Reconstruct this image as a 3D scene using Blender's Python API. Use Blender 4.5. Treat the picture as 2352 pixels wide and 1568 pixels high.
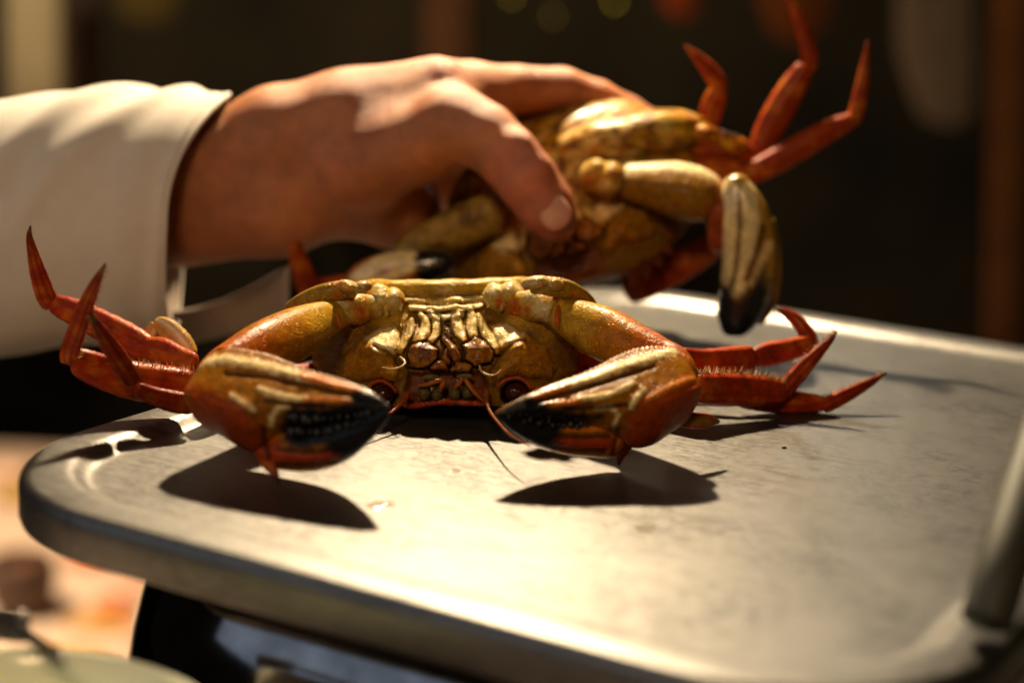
import bpy, bmesh, math, random
import numpy as np
random.seed(7)
rng = np.random.default_rng(7)
scene = bpy.context.scene
for o in list(bpy.data.objects):
    bpy.data.objects.remove(o)

# ---------------------------------------------------------------- camera
# all lengths below are centimetres; meshes are written in metres (CM)
CM = 0.01
F, W0, H0 = 4200.0, 2352.0, 1568.0
PITCH, ROLL = math.radians(13), math.radians(3)
CAM = np.array([0.0, -57.0, 16.0])
_f = np.array([0, math.cos(PITCH), -math.sin(PITCH)])
_u0 = np.array([0, math.sin(PITCH), math.cos(PITCH)])
_r0 = np.array([1.0, 0, 0])
_r = _r0 * math.cos(ROLL) + _u0 * math.sin(ROLL)
_u = -_r0 * math.sin(ROLL) + _u0 * math.cos(ROLL)

def ray(px, py):
    return _r * (px - W0 / 2) / F - _u * (py - H0 / 2) / F + _f
def P(px, py, Y):            # photograph point at distance-row Y
    d = ray(px, py); return CAM + d * (Y - CAM[1]) / d[1]
def G(px, py, z=0.0):        # photograph point on a horizontal plane
    d = ray(px, py); return CAM + d * (z - CAM[2]) / d[2]
def depth(p): return float(np.dot(np.asarray(p) - CAM, _f))
def pxcm(p): return depth(p) / F        # centimetres for one photograph pixel
def proj(V):
    V = np.asarray(V) - CAM
    w = V @ _f
    return np.stack([W0 / 2 + F * (V @ _r) / w, H0 / 2 - F * (V @ _u) / w], 1)

from mathutils import Matrix, Vector
cd = bpy.data.cameras.new('camera'); cam = bpy.data.objects.new('camera', cd)
scene.collection.objects.link(cam); scene.camera = cam
M3 = Matrix((( _r[0], _u[0], -_f[0]), (_r[1], _u[1], -_f[1]), (_r[2], _u[2], -_f[2])))
cam.matrix_world = Matrix.Translation(Vector(CAM * CM)) @ M3.to_4x4()
cd.sensor_width = 36; cd.lens = 36 * F / W0
cd.clip_start = 0.02; cd.clip_end = 60
cd.dof.use_dof = True
cd.dof.focus_distance = depth((-2, -0.6, 2)) * CM
cd.dof.aperture_fstop = 5.0

# ---------------------------------------------------------------- light
wd = bpy.data.worlds.new('World'); scene.world = wd; wd.use_nodes = True
wd.node_tree.nodes['Background'].inputs[0].default_value = (1.0, 0.72, 0.45, 1)
wd.node_tree.nodes['Background'].inputs[1].default_value = 0.006
scene.view_settings.view_transform = 'Standard'; scene.view_settings.look = 'None'
scene.view_settings.exposure = 0; scene.view_settings.gamma = 1
scene.cycles.use_denoising = True
scene.cycles.max_bounces = 8
scene.cycles.sample_clamp_indirect = 4

def look_at(o, loc, tgt):
    o.location = Vector(np.array(loc) * CM)
    d = Vector(np.array(tgt) * CM) - o.location
    o.rotation_euler = d.to_track_quat('-Z', 'Y').to_euler()
def lamp(name, kind, loc, tgt, power, color, **kw):
    l = bpy.data.lights.new(name, kind); l.energy = power; l.color = color
    for k, v in kw.items(): setattr(l, k, v)
    o = bpy.data.objects.new(name, l); scene.collection.objects.link(o); look_at(o, loc, tgt); return o
# bare bulb hanging over the stall, a little behind the crab
lamp('stall_bulb', 'SPOT', (-3, 40, 47), (0, 2, 0), 45, (1.0, 0.77, 0.48), shadow_soft_size=0.016, spot_size=math.radians(120), spot_blend=0.5)
# warm shop light high in front of the stall, behind the photographer
lamp('shop_light', 'AREA', (-25, -120, 95), (0, 0, 0), 6, (1.0, 0.66, 0.34), shape='SQUARE', size=0.22)
lamp('street_light', 'AREA', (-95, -60, 60), (-5, -10, -4), 1.9, (0.62, 0.78, 1.0), shape='RECTANGLE', size=1.3, size_y=0.9)
# the last three lamps are added fill with no visible source
# a second, whiter bulb further back on the right; its glint lies on the near right of the platform
lamp('white_bulb', 'SPOT', (27, 86, 40), (8, -16, 0), .7, (1.0, 0.93, 0.82), shadow_soft_size=0.03, spot_size=math.radians(60), spot_blend=0.6)
lamp('table_fill', 'SPOT', (-95, 150, 20), (-62, 190, -78), 100, (1.0, 0.76, 0.52), shadow_soft_size=0.06, spot_size=math.radians(80), spot_blend=0.8)  # added to brighten the low table
lamp('pillar_fill', 'SPOT', (-120, 120, 90), (-64, 230, 40), 62, (1.0, 0.78, 0.46), shadow_soft_size=0.05, spot_size=math.radians(50), spot_blend=0.6)  # added to brighten the pale pillar
lamp('background_fill', 'AREA', (120, 60, 150), (60, 280, 20), .65, (1.0, 0.68, 0.2), shape='SQUARE', size=0.4)  # added to lift the dark background

# ---------------------------------------------------------------- numeric helpers
def noise3(V, freq, seed=0):
    Q = np.asarray(V) * freq + seed * 17.31
    i = np.floor(Q).astype(np.int64); f = Q - i; f = f * f * (3 - 2 * f)
    def h(a, b, c):
        n = (a * 73856093) ^ (b * 19349663) ^ (c * 83492791)
        n = (n * 2654435761) & 0xffffffff; n ^= n >> 15; n = (n * 2246822519) & 0xffffffff; n ^= n >> 13
        return (n & 0xffffff) / float(0xffffff)
    r = 0
    for dx in (0, 1):
        for dy in (0, 1):
            for dz in (0, 1):
                w = (f[:, 0] if dx else 1 - f[:, 0]) * (f[:, 1] if dy else 1 - f[:, 1]) * (f[:, 2] if dz else 1 - f[:, 2])
                r = r + w * h(i[:, 0] + dx, i[:, 1] + dy, i[:, 2] + dz)
    return r
def fbm(V, freq, seed=0, o=3):
    s = 0; a = 1; t = 0
    for k in range(o):
        s = s + a * noise3(V, freq * 2 ** k, seed + k); t += a; a *= .5
    return s / t
def sst(a, b, x):
    t = np.clip((x - a) / (b - a), 0, 1); return t * t * (3 - 2 * t)
def line_d(p, pts):
    pts = np.array(pts, float); best = np.full(len(p), 1e9); bt = np.zeros(len(p)); n = len(pts) - 1
    for k in range(n):
        a, b = pts[k], pts[k + 1]; ab = b - a
        t = np.clip(((p - a) @ ab) / (ab @ ab), 0, 1)
        d = np.linalg.norm(p - a - t[:, None] * ab, axis=1)
        m = d < best; best = np.where(m, d, best); bt = np.where(m, (k + t) / n, bt)
    return best, bt
def poly_sd(p, pts):         # negative inside
    pts = np.array(pts, float); d, _ = line_d(p, np.vstack([pts, pts[:1]]))
    ins = np.zeros(len(p), bool); n = len(pts)
    for k in range(n):
        a, b = pts[k], pts[(k + 1) % n]
        c = ((a[1] > p[:, 1]) != (b[1] > p[:, 1])) & (p[:, 0] < (b[0] - a[0]) * (p[:, 1] - a[1]) / (b[1] - a[1] + 1e-9) + a[0])
        ins ^= c
    return np.where(ins, -d, d)
def mixc(c, t, m):
    return c + (np.array(t)[None, :] - c) * np.clip(m, 0, 1)[:, None]
def catmull(A, s):           # rows A sampled at s in 0..1
    A = np.array(A, float); n = len(A) - 1
    x = np.clip(s * n, 0, n - 1e-9); i = x.astype(int); t = (x - i)[:, None]
    g = lambda k: A[np.clip(k, 0, n)]
    p0, p1, p2, p3 = g(i - 1), g(i), g(i + 1), g(i + 2)
    p0 = np.where((i == 0)[:, None], 2 * p1 - p2, p0); p3 = np.where((i == n - 1)[:, None], 2 * p2 - p1, p3)
    return .5 * (2 * p1 + (p2 - p0) * t + (2 * p0 - 5 * p1 + 4 * p2 - p3) * t ** 2 + (3 * p1 - p0 - 3 * p2 + p3) * t ** 3)

# ---------------------------------------------------------------- objects
def thing(name, label, cat, loc, group=None):
    o = bpy.data.objects.new(name, None); scene.collection.objects.link(o)
    o.location = Vector(np.array(loc) * CM); o.empty_display_size = .01
    o['label'] = label; o['category'] = cat
    if group: o['group'] = group
    return o
def origin(o):
    v = Vector((0, 0, 0))
    while o is not None: v = v + o.location; o = o.parent
    return np.array(v) / CM
def mesh(name, V, faces, mat, parent=None, col=None, label=None, cat=None, kind=None, group=None, smooth=True):
    V = np.asarray(V, float)
    if parent is not None: base = origin(parent); loc = (0, 0, 0)
    else: base = V.mean(0); base[2] = V[:, 2].min(); loc = tuple(base * CM)
    me = bpy.data.meshes.new(name)
    me.from_pydata(((V - base) * CM).tolist(), [], faces if isinstance(faces, list) else faces.tolist())
    if smooth: me.polygons.foreach_set('use_smooth', np.ones(len(me.polygons), bool))
    if col is not None:
        a = me.color_attributes.new('Col', 'FLOAT_COLOR', 'POINT')
        a.data.foreach_set('color', np.concatenate([np.clip(col, 0, 1), np.ones((len(V), 1))], 1).astype(np.float32).ravel())
    bm = bmesh.new(); bm.from_mesh(me); bmesh.ops.recalc_face_normals(bm, faces=bm.faces[:]); bm.to_mesh(me); bm.free()
    me.materials.append(mat); me.update()
    o = bpy.data.objects.new(name, me); scene.collection.objects.link(o)
    o.location = loc; o.parent = parent
    if label: o['label'] = label
    if cat: o['category'] = cat
    if kind: o['kind'] = kind
    if group: o['group'] = group
    return o
def grid_faces(n, m, wrap=True):
    i = np.arange(n - 1)[:, None]; j = np.arange(m if wrap else m - 1)[None, :]; k = (j + 1) % m
    return np.stack([i * m + j, i * m + k, (i + 1) * m + k, (i + 1) * m + j], -1).reshape(-1, 4)

def tube_geo(C, ra, rb, up, n, m, cap=(.06, .06), pw=1.0, mod=None, sect=None, flat=False):
    """C: control rows (x,y,z), ra/rb half widths per control row; up: direction of the rb axis."""
    t = np.linspace(0, 1, n); s = .5 - .5 * np.cos(np.pi * t); s = .65 * s + .35 * t; s = (s - s[0]) / (s[-1] - s[0])
    rows = catmull(np.column_stack([C, ra, rb]), s)
    c, a, b = rows[:, :3], np.abs(rows[:, 3]), np.abs(rows[:, 4])
    T = np.gradient(c, axis=0); T /= np.linalg.norm(T, axis=1)[:, None] + 1e-9
    if flat: T = np.tile((c[-1] - c[0]) / np.linalg.norm(c[-1] - c[0]), (n, 1))
    up = np.array(up, float)
    B = up - T * (T @ up)[:, None]; B /= np.linalg.norm(B, axis=1)[:, None] + 1e-9
    A = np.cross(T, B)
    k = np.ones(n)
    if cap[0]: k *= np.sqrt(np.clip(1 - np.clip(1 - s / cap[0], 0, 1) ** 2, 0, 1))
    if cap[1]: k *= np.sqrt(np.clip(1 - np.clip(1 - (1 - s) / cap[1], 0, 1) ** 2, 0, 1))
    k = np.maximum(k, .02)
    th = np.arange(m) / m * 2 * np.pi
    ct, st = np.cos(th), np.sin(th)
    ct = np.sign(ct) * np.abs(ct) ** pw; st = np.sign(st) * np.abs(st) ** pw
    if sect is not None:      # closed outline (across, toward) instead of an ellipse
        q = catmull(np.vstack([sect, sect[:1]]), th / (2 * np.pi)); ct, st = q[:, 0], q[:, 1]
    R = np.ones((n, m))
    if mod is not None: R = mod(s[:, None] + 0 * th[None], th[None] + 0 * s[:, None])
    R = R * k[:, None]
    V = c[:, None] + A[:, None] * (a[:, None] * R * ct[None])[..., None] + B[:, None] * (b[:, None] * R * st[None])[..., None]
    V = V.reshape(-1, 3)
    faces = grid_faces(n, m).tolist()
    faces += [[(m - 1 - j) for j in range(m)], [(n - 1) * m + j for j in range(m)]]
    return V, faces, np.repeat(s, m), np.tile(th, n)
def limb_geo(ctrl, dr=.8, n=40, m=20, **kw):
    """ctrl rows: photograph x, y, row Y, half width in photograph pixels"""
    C = np.array([P(c[0], c[1], c[2]) for c in ctrl]); w = np.array([c[3] * pxcm(p) for c, p in zip(ctrl, C)])
    return tube_geo(C, w, w * dr, -_f, n, m, **kw)
def dY(py):                  # the front of the overturned crab: steep at the mouth, then leaning far back
    return .5 * np.clip((905 - py) / 105, 0, 1) + 2.0 * np.clip((800 - py) / 110, 0, None)
def lean(ctrl): return [(c[0], c[1], c[2] + dY(c[1]) - .5 * np.clip((800 - c[1]) / 90, 0, 1), c[3]) for c in ctrl]
def limb(name, ctrl, mat, parent, color, dr=.8, n=40, m=20, label=None, **kw):
    carve = kw.pop('carve', None)
    V, f, s, th = limb_geo(ctrl, dr, n, m, **kw)
    if carve is not None:     # ridges and furrows cut into the side turned to the beholder
        front = np.clip(np.sin(th) * 2.2 + .9, 0, 1); V = V - _f * (carve(proj(V), V) * front)[:, None]
    col = color(V, s, th) if callable(color) else np.tile(np.array(color, float), (len(V), 1))
    return mesh(name, V, f, mat, parent, col, label=label)
def blob_geo(px, py, Y, rx, ry, dz, rot=0, n=24, m=36, pw=1.0, bump=0, bf=1.0, tilt=0.0):
    c = P(px, py, Y); k = pxcm(c); a = math.radians(rot)
    A = (_r * math.cos(a) - _u * math.sin(a)); Bv = (_r * math.sin(a) + _u * math.cos(a)); D = -_f
    if tilt:
        A = A + np.array([0, tilt, 0]) * A[2]; Bv = Bv + np.array([0, tilt, 0]) * Bv[2]; A = A / (1 + .26 * tilt * abs(A[2])); Bv = Bv / (1 + .26 * tilt * abs(Bv[2]))
        D = np.array([0, -1.0, tilt]) / math.hypot(1, tilt)
    ph = np.linspace(-np.pi / 2, np.pi / 2, n)[:, None]; th = np.linspace(0, 2 * np.pi, m, endpoint=False)[None]
    e = lambda x: np.sign(x) * np.abs(x) ** pw
    X = e(np.cos(ph)) * e(np.cos(th)) * rx * k; Z = e(np.cos(ph)) * e(np.sin(th)) * ry * k; Dp = np.sin(ph) * dz + 0 * th
    V = (c + A * X[..., None] + Bv * Z[..., None] + D * Dp[..., None]).reshape(-1, 3)
    if bump:
        d = V - c; l = np.linalg.norm(d, axis=1)[:, None]
        V = c + d * (1 + bump * (fbm(V, bf, int(px)) - .5)[:, None] * 2)
    return V, grid_faces(n, m).tolist()
def blob(name, px, py, Y, rx, ry, dz, mat, parent, color, label=None, **kw):
    V, f = blob_geo(px, py, Y, rx, ry, dz, **kw)
    col = color(V) if callable(color) else np.tile(np.array(color, float), (len(V), 1))
    return mesh(name, V, f, mat, parent, col, label=label)
def join(geos):
    Vs, Fs, o = [], [], 0
    for V, f in geos:
        Vs.append(V); Fs += [[i + o for i in q] for q in f]; o += len(V)
    return np.vstack(Vs), Fs
def cone_geo(a, b, r, m=5):
    a, b = np.array(a, float), np.array(b, float); t = b - a; t /= np.linalg.norm(t) + 1e-9
    x = np.cross(t, [.3, .5, .8]); x /= np.linalg.norm(x); y = np.cross(t, x)
    th = np.arange(m) / m * 2 * np.pi
    V = np.vstack([a + r * (np.cos(th)[:, None] * x + np.sin(th)[:, None] * y), b[None]])
    return V, [[j, (j + 1) % m, m] for j in range(m)]
def box_geo(c, ax, half):
    c = np.array(c, float); V = []
    for sx in (-1, 1):
        for sy in (-1, 1):
            for sz in (-1, 1): V.append(c + ax[0] * sx * half[0] + ax[1] * sy * half[1] + ax[2] * sz * half[2])
    return np.array(V), [[0, 1, 3, 2], [4, 6, 7, 5], [0, 4, 5, 1], [2, 3, 7, 6], [0, 2, 6, 4], [1, 5, 7, 3]]

# implicit surface -> mesh (naive surface nets), for the hand
def surface_nets(fun, lo, hi, h):
    lo = np.array(lo, float); n = np.ceil((np.array(hi) - lo) / h).astype(int) + 1
    ax = [lo[k] + h * np.arange(n[k]) for k in range(3)]
    X = np.stack(np.meshgrid(*ax, indexing='ij'), -1).reshape(-1, 3)
    D = np.concatenate([fun(X[k:k + 200000]) for k in range(0, len(X), 200000)]).reshape(n)
    s = D < 0
    c = np.zeros(n - 1, int)
    for a in (0, 1):
        for b in (0, 1):
            for d in (0, 1): c += s[a:n[0] - 1 + a, b:n[1] - 1 + b, d:n[2] - 1 + d]
    act = (c > 0) & (c < 8)
    idx = -np.ones(n - 1, int); idx[act] = np.arange(act.sum())
    I = np.argwhere(act); acc = np.zeros((len(I), 3)); cnt = np.zeros(len(I))
    corners = [(a, b, d) for a in (0, 1) for b in (0, 1) for d in (0, 1)]
    for p in corners:
        for k in range(3):
            if p[k]: continue
            q = list(p); q[k] = 1
            A = D[I[:, 0] + p[0], I[:, 1] + p[1], I[:, 2] + p[2]]; B = D[I[:, 0] + q[0], I[:, 1] + q[1], I[:, 2] + q[2]]
            m = (A < 0) != (B < 0); t = np.where(m, A / (A - B + 1e-12), 0)
            pt = np.tile(np.array(p, float), (len(I), 1)); pt[:, k] += t
            acc += pt * m[:, None]; cnt += m
    V = lo + h * (I + acc / cnt[:, None])
    F_ = []
    for k in range(3):
        a, b = [(1, 2), (2, 0), (0, 1)][k]
        sl = [slice(1, None)] * 3; sl[k] = slice(0, n[k] - 1)
        s0 = s[tuple(slice(1, n[j] - 1) if j != k else slice(0, n[k] - 1) for j in range(3))]
        s1 = s[tuple(slice(1, n[j] - 1) if j != k else slice(1, n[k]) for j in range(3))]
        E_ = np.argwhere(s0 != s1); fl = s0[tuple(E_.T)]
        for j in range(3):
            if j != k: E_[:, j] += 1
        def g(da, db):
            Q = E_.copy(); Q[:, a] += da; Q[:, b] += db; return idx[tuple(Q.T)]
        q = np.stack([g(-1, -1), g(0, -1), g(0, 0), g(-1, 0)], 1)
        q[~fl] = q[~fl][:, ::-1]
        F_.append(q)
    return V, np.vstack(F_)

# ---------------------------------------------------------------- materials
def new_mat(name):
    m = bpy.data.materials.new(name); m.use_nodes = True
    nt = m.node_tree; return m, nt, nt.nodes['Principled BSDF']
def nd(nt, t, **kw):
    n = nt.nodes.new(t)
    for k, v in kw.items(): setattr(n, k, v)
    return n
def mth(nt, op, a, b=None):
    n = nd(nt, 'ShaderNodeMath', operation=op)
    for i, x in enumerate((a, b)):
        if x is None: continue
        if isinstance(x, (int, float)): n.inputs[i].default_value = x
        else: nt.links.new(x, n.inputs[i])
    return n.outputs[0]
def mrange(nt, x, a, b, c, d):
    n = nd(nt, 'ShaderNodeMapRange'); nt.links.new(x, n.inputs[0])
    for i, v in enumerate((a, b, c, d)): n.inputs[i + 1].default_value = v
    return n.outputs[0]
def noise_tex(nt, vec, scale, detail=4, rough=.55, dist=0):
    n = nd(nt, 'ShaderNodeTexNoise'); nt.links.new(vec, n.inputs['Vector'])
    n.inputs['Scale'].default_value = scale; n.inputs['Detail'].default_value = detail
    n.inputs['Roughness'].default_value = rough; n.inputs['Distortion'].default_value = dist
    return n.outputs['Fac']
def scale_color(nt, col, fac):
    n = nd(nt, 'ShaderNodeVectorMath', operation='SCALE'); nt.links.new(col, n.inputs[0]); nt.links.new(fac, n.inputs['Scale']); return n.outputs[0]
def bump(nt, b, h, strength, dist):
    n = nd(nt, 'ShaderNodeBump'); n.inputs['Strength'].default_value = strength; n.inputs['Distance'].default_value = dist
    nt.links.new(h, n.inputs['Height']); nt.links.new(n.outputs[0], b.inputs['Normal']); return n

def shell_mat(name, rough=.36, gran=900, gstr=.5, coat=.08, speck=.35, spec=.10):
    m, nt, b = new_mat(name)
    tc = nd(nt, 'ShaderNodeTexCoord').outputs['Object']
    at = nd(nt, 'ShaderNodeAttribute', attribute_name='Col').outputs['Color']
    mott = mrange(nt, noise_tex(nt, tc, 260, 6, .65), .3, .7, .62, 1.3)
    vo = nd(nt, 'ShaderNodeTexVoronoi'); nt.links.new(tc, vo.inputs['Vector']); vo.inputs['Scale'].default_value = gran
    g = mrange(nt, vo.outputs['Distance'], .1, .55, 1, 0)
    spots = mth(nt, 'MULTIPLY', g, mrange(nt, noise_tex(nt, tc, 330, 3), .42, .62, 0, 1))
    fac = mth(nt, 'MULTIPLY', mott, mth(nt, 'ADD', 1 - speck * .3, mth(nt, 'MULTIPLY', spots, speck)))
    nt.links.new(scale_color(nt, at, fac), b.inputs['Base Color'])
    h = mth(nt, 'ADD', mth(nt, 'MULTIPLY', spots, .7), mth(nt, 'MULTIPLY', noise_tex(nt, tc, 1500, 4), .5))
    bump(nt, b, h, gstr, .00035)
    r = mrange(nt, noise_tex(nt, tc, 500, 4), .3, .7, rough - .1, rough + .16)
    nt.links.new(r, b.inputs['Roughness'])
    b.inputs['Coat Weight'].default_value = coat; b.inputs['Coat Roughness'].default_value = .14
    b.inputs['Specular IOR Level'].default_value = spec
    b.inputs['Subsurface Weight'].default_value = .06; b.inputs['Subsurface Radius'].default_value = (.0025, .0012, .0005)
    return m
SHELL = shell_mat('crab_shell', rough=.30, gran=950, gstr=.85, speck=.75, coat=.05); SMOOTH = shell_mat('crab_shell_wet', rough=.32, gran=1300, gstr=.6, coat=.08, speck=.5)
BLACK = shell_mat('crab_claw_tip', rough=.2, gran=700, gstr=.4, coat=.5, speck=.2, spec=.3)
LEG = shell_mat('crab_leg', rough=.38, gran=1100, gstr=.5, coat=.05, speck=.25)

def skin_mat():
    m, nt, b = new_mat('skin')
    tc = nd(nt, 'ShaderNodeTexCoord').outputs['Object']
    at = nd(nt, 'ShaderNodeAttribute', attribute_name='Col').outputs['Color']
    f = mth(nt, 'MULTIPLY', mrange(nt, noise_tex(nt, tc, 120, 5), .3, .7, .82, 1.14), mrange(nt, noise_tex(nt, tc, 45, 4, .6, 1), .35, .65, .84, 1.1))
    nt.links.new(scale_color(nt, at, f), b.inputs['Base Color'])
    bump(nt, b, mth(nt, 'ADD', noise_tex(nt, tc, 900, 5, .7), noise_tex(nt, tc, 150, 3)), .5, .0011)
    b.inputs['Roughness'].default_value = .48
    b.inputs['Subsurface Weight'].default_value = .55; b.inputs['Subsurface Radius'].default_value = (.009, .0032, .0016); b.inputs['Subsurface Scale'].default_value = 1.0
    return m
SKIN = skin_mat()

def cloth_mat(name, c):
    m, nt, b = new_mat(name)
    tc = nd(nt, 'ShaderNodeTexCoord').outputs['Object']
    f = mrange(nt, noise_tex(nt, tc, 60, 4), .3, .7, .92, 1.05)
    v = nd(nt, 'ShaderNodeRGB'); v.outputs[0].default_value = (*c, 1)
    nt.links.new(scale_color(nt, v.outputs[0], f), b.inputs['Base Color'])
    bump(nt, b, noise_tex(nt, tc, 1800, 2), .3, .0004)
    b.inputs['Roughness'].default_value = .85; b.inputs['Sheen Weight'].default_value = .15
    return m
SLEEVE = cloth_mat('sleeve_cotton', (.64, .58, .50)); SHADED_COTTON = cloth_mat('sleeve_cotton_shaded', (.34, .26, .20))  # second cloth is the sleeve cotton darkened, shade put into its colour

def simple(name, c, rough=.5, metal=0, nscale=40, var=.25, bs=.1, emit=None, es=0, coat=0):
    m, nt, b = new_mat(name)
    tc = nd(nt, 'ShaderNodeTexCoord').outputs['Object']
    f = mrange(nt, noise_tex(nt, tc, nscale, 5), .3, .7, 1 - var, 1 + var)
    v = nd(nt, 'ShaderNodeRGB'); v.outputs[0].default_value = (*c, 1)
    nt.links.new(scale_color(nt, v.outputs[0], f), b.inputs['Base Color'])
    if bs: bump(nt, b, noise_tex(nt, tc, nscale * 8, 4), bs, .001)
    b.inputs['Roughness'].default_value = rough; b.inputs['Metallic'].default_value = metal; b.inputs['Coat Weight'].default_value = coat
    if emit: b.inputs['Emission Color'].default_value = (*emit, 1); b.inputs['Emission Strength'].default_value = es
    return m

PLATE_ANG = math.radians(-29)
def steel_mat():
    m, nt, b = new_mat('brushed_steel')
    tc = nd(nt, 'ShaderNodeTexCoord').outputs['Object']
    mp = nd(nt, 'ShaderNodeMapping'); nt.links.new(tc, mp.inputs[0]); mp.inputs['Rotation'].default_value = (0, 0, -PLATE_ANG)
    br = nd(nt, 'ShaderNodeMapping'); nt.links.new(mp.outputs[0], br.inputs[0]); br.inputs['Scale'].default_value = (.012, 1, 1)
    brush = noise_tex(nt, br.outputs[0], 3200, 3, .6)
    br2 = nd(nt, 'ShaderNodeMapping'); nt.links.new(mp.outputs[0], br2.inputs[0]); br2.inputs['Scale'].default_value = (.022, 1, 1)
    brush2 = noise_tex(nt, br2.outputs[0], 1500, 3, .7)
    st = nd(nt, 'ShaderNodeMapping'); nt.links.new(mp.outputs[0], st.inputs[0]); st.inputs['Scale'].default_value = (.7, 1, 1)
    stain = noise_tex(nt, st.outputs[0], 330, 6, .72, .9)
    cloud = noise_tex(nt, mp.outputs[0], 28, 5, .6, .3)
    s1 = mrange(nt, stain, .43, .56, 0, 1)
    patch = mrange(nt, cloud, .42, .60, .12, .40)
    col = mth(nt, 'MULTIPLY', mrange(nt, cloud, .3, .7, 1.06, .92), mth(nt, 'SUBTRACT', 1.06, mth(nt, 'MULTIPLY', patch, mth(nt, 'SUBTRACT', 1.0, s1))))
    col = mth(nt, 'MULTIPLY', col, mrange(nt, brush2, .3, .7, .74, 1.2))
    v = nd(nt, 'ShaderNodeRGB'); v.outputs[0].default_value = (.162, .157, .148, 1)
    nt.links.new(scale_color(nt, v.outputs[0], col), b.inputs['Base Color'])
    r = mth(nt, 'ADD', mrange(nt, s1, 0, 1, .41, .44), mrange(nt, brush2, .3, .7, -.04, .04))
    nt.links.new(r, b.inputs['Roughness'])
    b.inputs['Metallic'].default_value = .88
    h = mth(nt, 'ADD', brush, brush2)
    bump(nt, b, h, .035, .00005)
    return m
STEEL = steel_mat()
CHROME = simple('dark_chrome', (.26, .245, .24), .09, 1, 90, .3, .02)
RAIL = simple('rail_steel', (.055, .055, .042), .6, .3, 60, .15, .05)

# ---------------------------------------------------------------- setting
OLIVE = (.44, .20, .008); GOLD = (.50, .29, .03); CREAM = (.82, .62, .28); ORANGE = (.47, .10, .010); RED = (.33, .035, .008); DARK = (.012, .010, .010); BROWN = (.22, .085, .014)

def quad(name, c, ax, half, mat, **kw):
    V, f = box_geo(c, ax, half); return mesh(name, V, f, mat, smooth=False, **kw)
XYZ = np.eye(3)
quad('floor', (0, 150, -96), XYZ, (420, 330, 1), simple('dark_floor', (.02, .017, .013), .7, nscale=4), kind='structure')
quad('back_wall', (0, 330, 60), XYZ, (420, 3, 160), simple('night_wall', (.030, .022, .010), .9, nscale=2.2, var=.8), kind='structure')

# ------------------------------------------------ weighing scale
CA, SA = math.cos(PLATE_ANG), math.sin(PLATE_ANG)
PU, PV = np.array([CA, SA, 0]), np.array([-SA, CA, 0])
U0, U1 = -9.5, 18.8; V0, V1 = -15.7, 23.2
scale = thing('weighing_scale', 'steel weighing scale whose wide brushed platform carries the crab', 'scale', PU * (U0 + U1) / 2 + PV * (V0 + V1) / 2 + np.array([0, 0, -14]))
def rrect(inset, z, R=6.0, q=24):
    pts = []; r = max(R - inset, .15)
    for (cx, cy, a0) in ((U1, V1, 0), (U0, V1, 90), (U0, V0, 180), (U1, V0, 270)):
        sx = 1 if cx == U1 else -1; sy = 1 if cy == V1 else -1
        ox, oy = cx - sx * (inset + r), cy - sy * (inset + r)
        for k in range(q + 1):
            a = math.radians(a0 + 90 * k / q); pts.append(PU * (ox + r * math.cos(a)) + PV * (oy + r * math.sin(a)) + np.array([0, 0, z]))
    # long sides subdivided by the loft's own corners only
    return np.array(pts)
prof = [(.7, -1.0), (.25, -1.06), (.05, -1.0), (0, -.85), (0, -.12)]
for k in range(1, 9):
    a = math.radians(90 * k / 8); prof.append((.32 * (1 - math.cos(a)), -.12 + .44 * math.sin(a)))
prof += [(.8, .335), (1.2, .335), (1.36, .325), (1.48, .285), (1.58, .225), (1.68, .16), (1.78, .095), (1.88, .045), (1.98, .014), (2.12, .003), (2.3, 0), (5, 0), (8, 0)]
rings = [rrect(i, z) for i, z in prof]
Vp = np.vstack(rings); m_ = len(rings[0]); fp = grid_faces(len(rings), m_).tolist() + [[(len(rings) - 1) * m_ + j for j in range(m_)]]
mesh('platform', Vp, fp, STEEL, scale)
# housing under the platform
hp = []
for k, (ins, z) in enumerate([(5.2, -1.0), (3.3, -1.1), (2.5, -1.8), (1.8, -3.0), (1.3, -4.6), (.9, -7), (.75, -10), (.7, -14)]):
    hp.append(rrect(ins, z, R=10.5, q=24))
Vh = np.vstack(hp); fh = grid_faces(len(hp), m_).tolist() + [[j for j in range(m_)][::-1], [(len(hp) - 1) * m_ + j for j in range(m_)]]
mesh('housing', Vh, fh, CHROME, scale)
V, f, s, th = tube_geo(np.array([G(2262, 1440, .75), P(2300, 1310, float(G(2262, 1440, .75)[1]) + .8), P(2338, 1180, float(G(2262, 1440, .75)[1]) + 2.2), P(2392, 1010, float(G(2262, 1440, .75)[1]) + 4.5), P(2460, 800, float(G(2262, 1440, .75)[1]) + 8)]), [.62] * 5, [.62] * 5, -_f, 50, 24, cap=(.03, .03))
mesh('rail', V, f, RAIL, scale)

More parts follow.
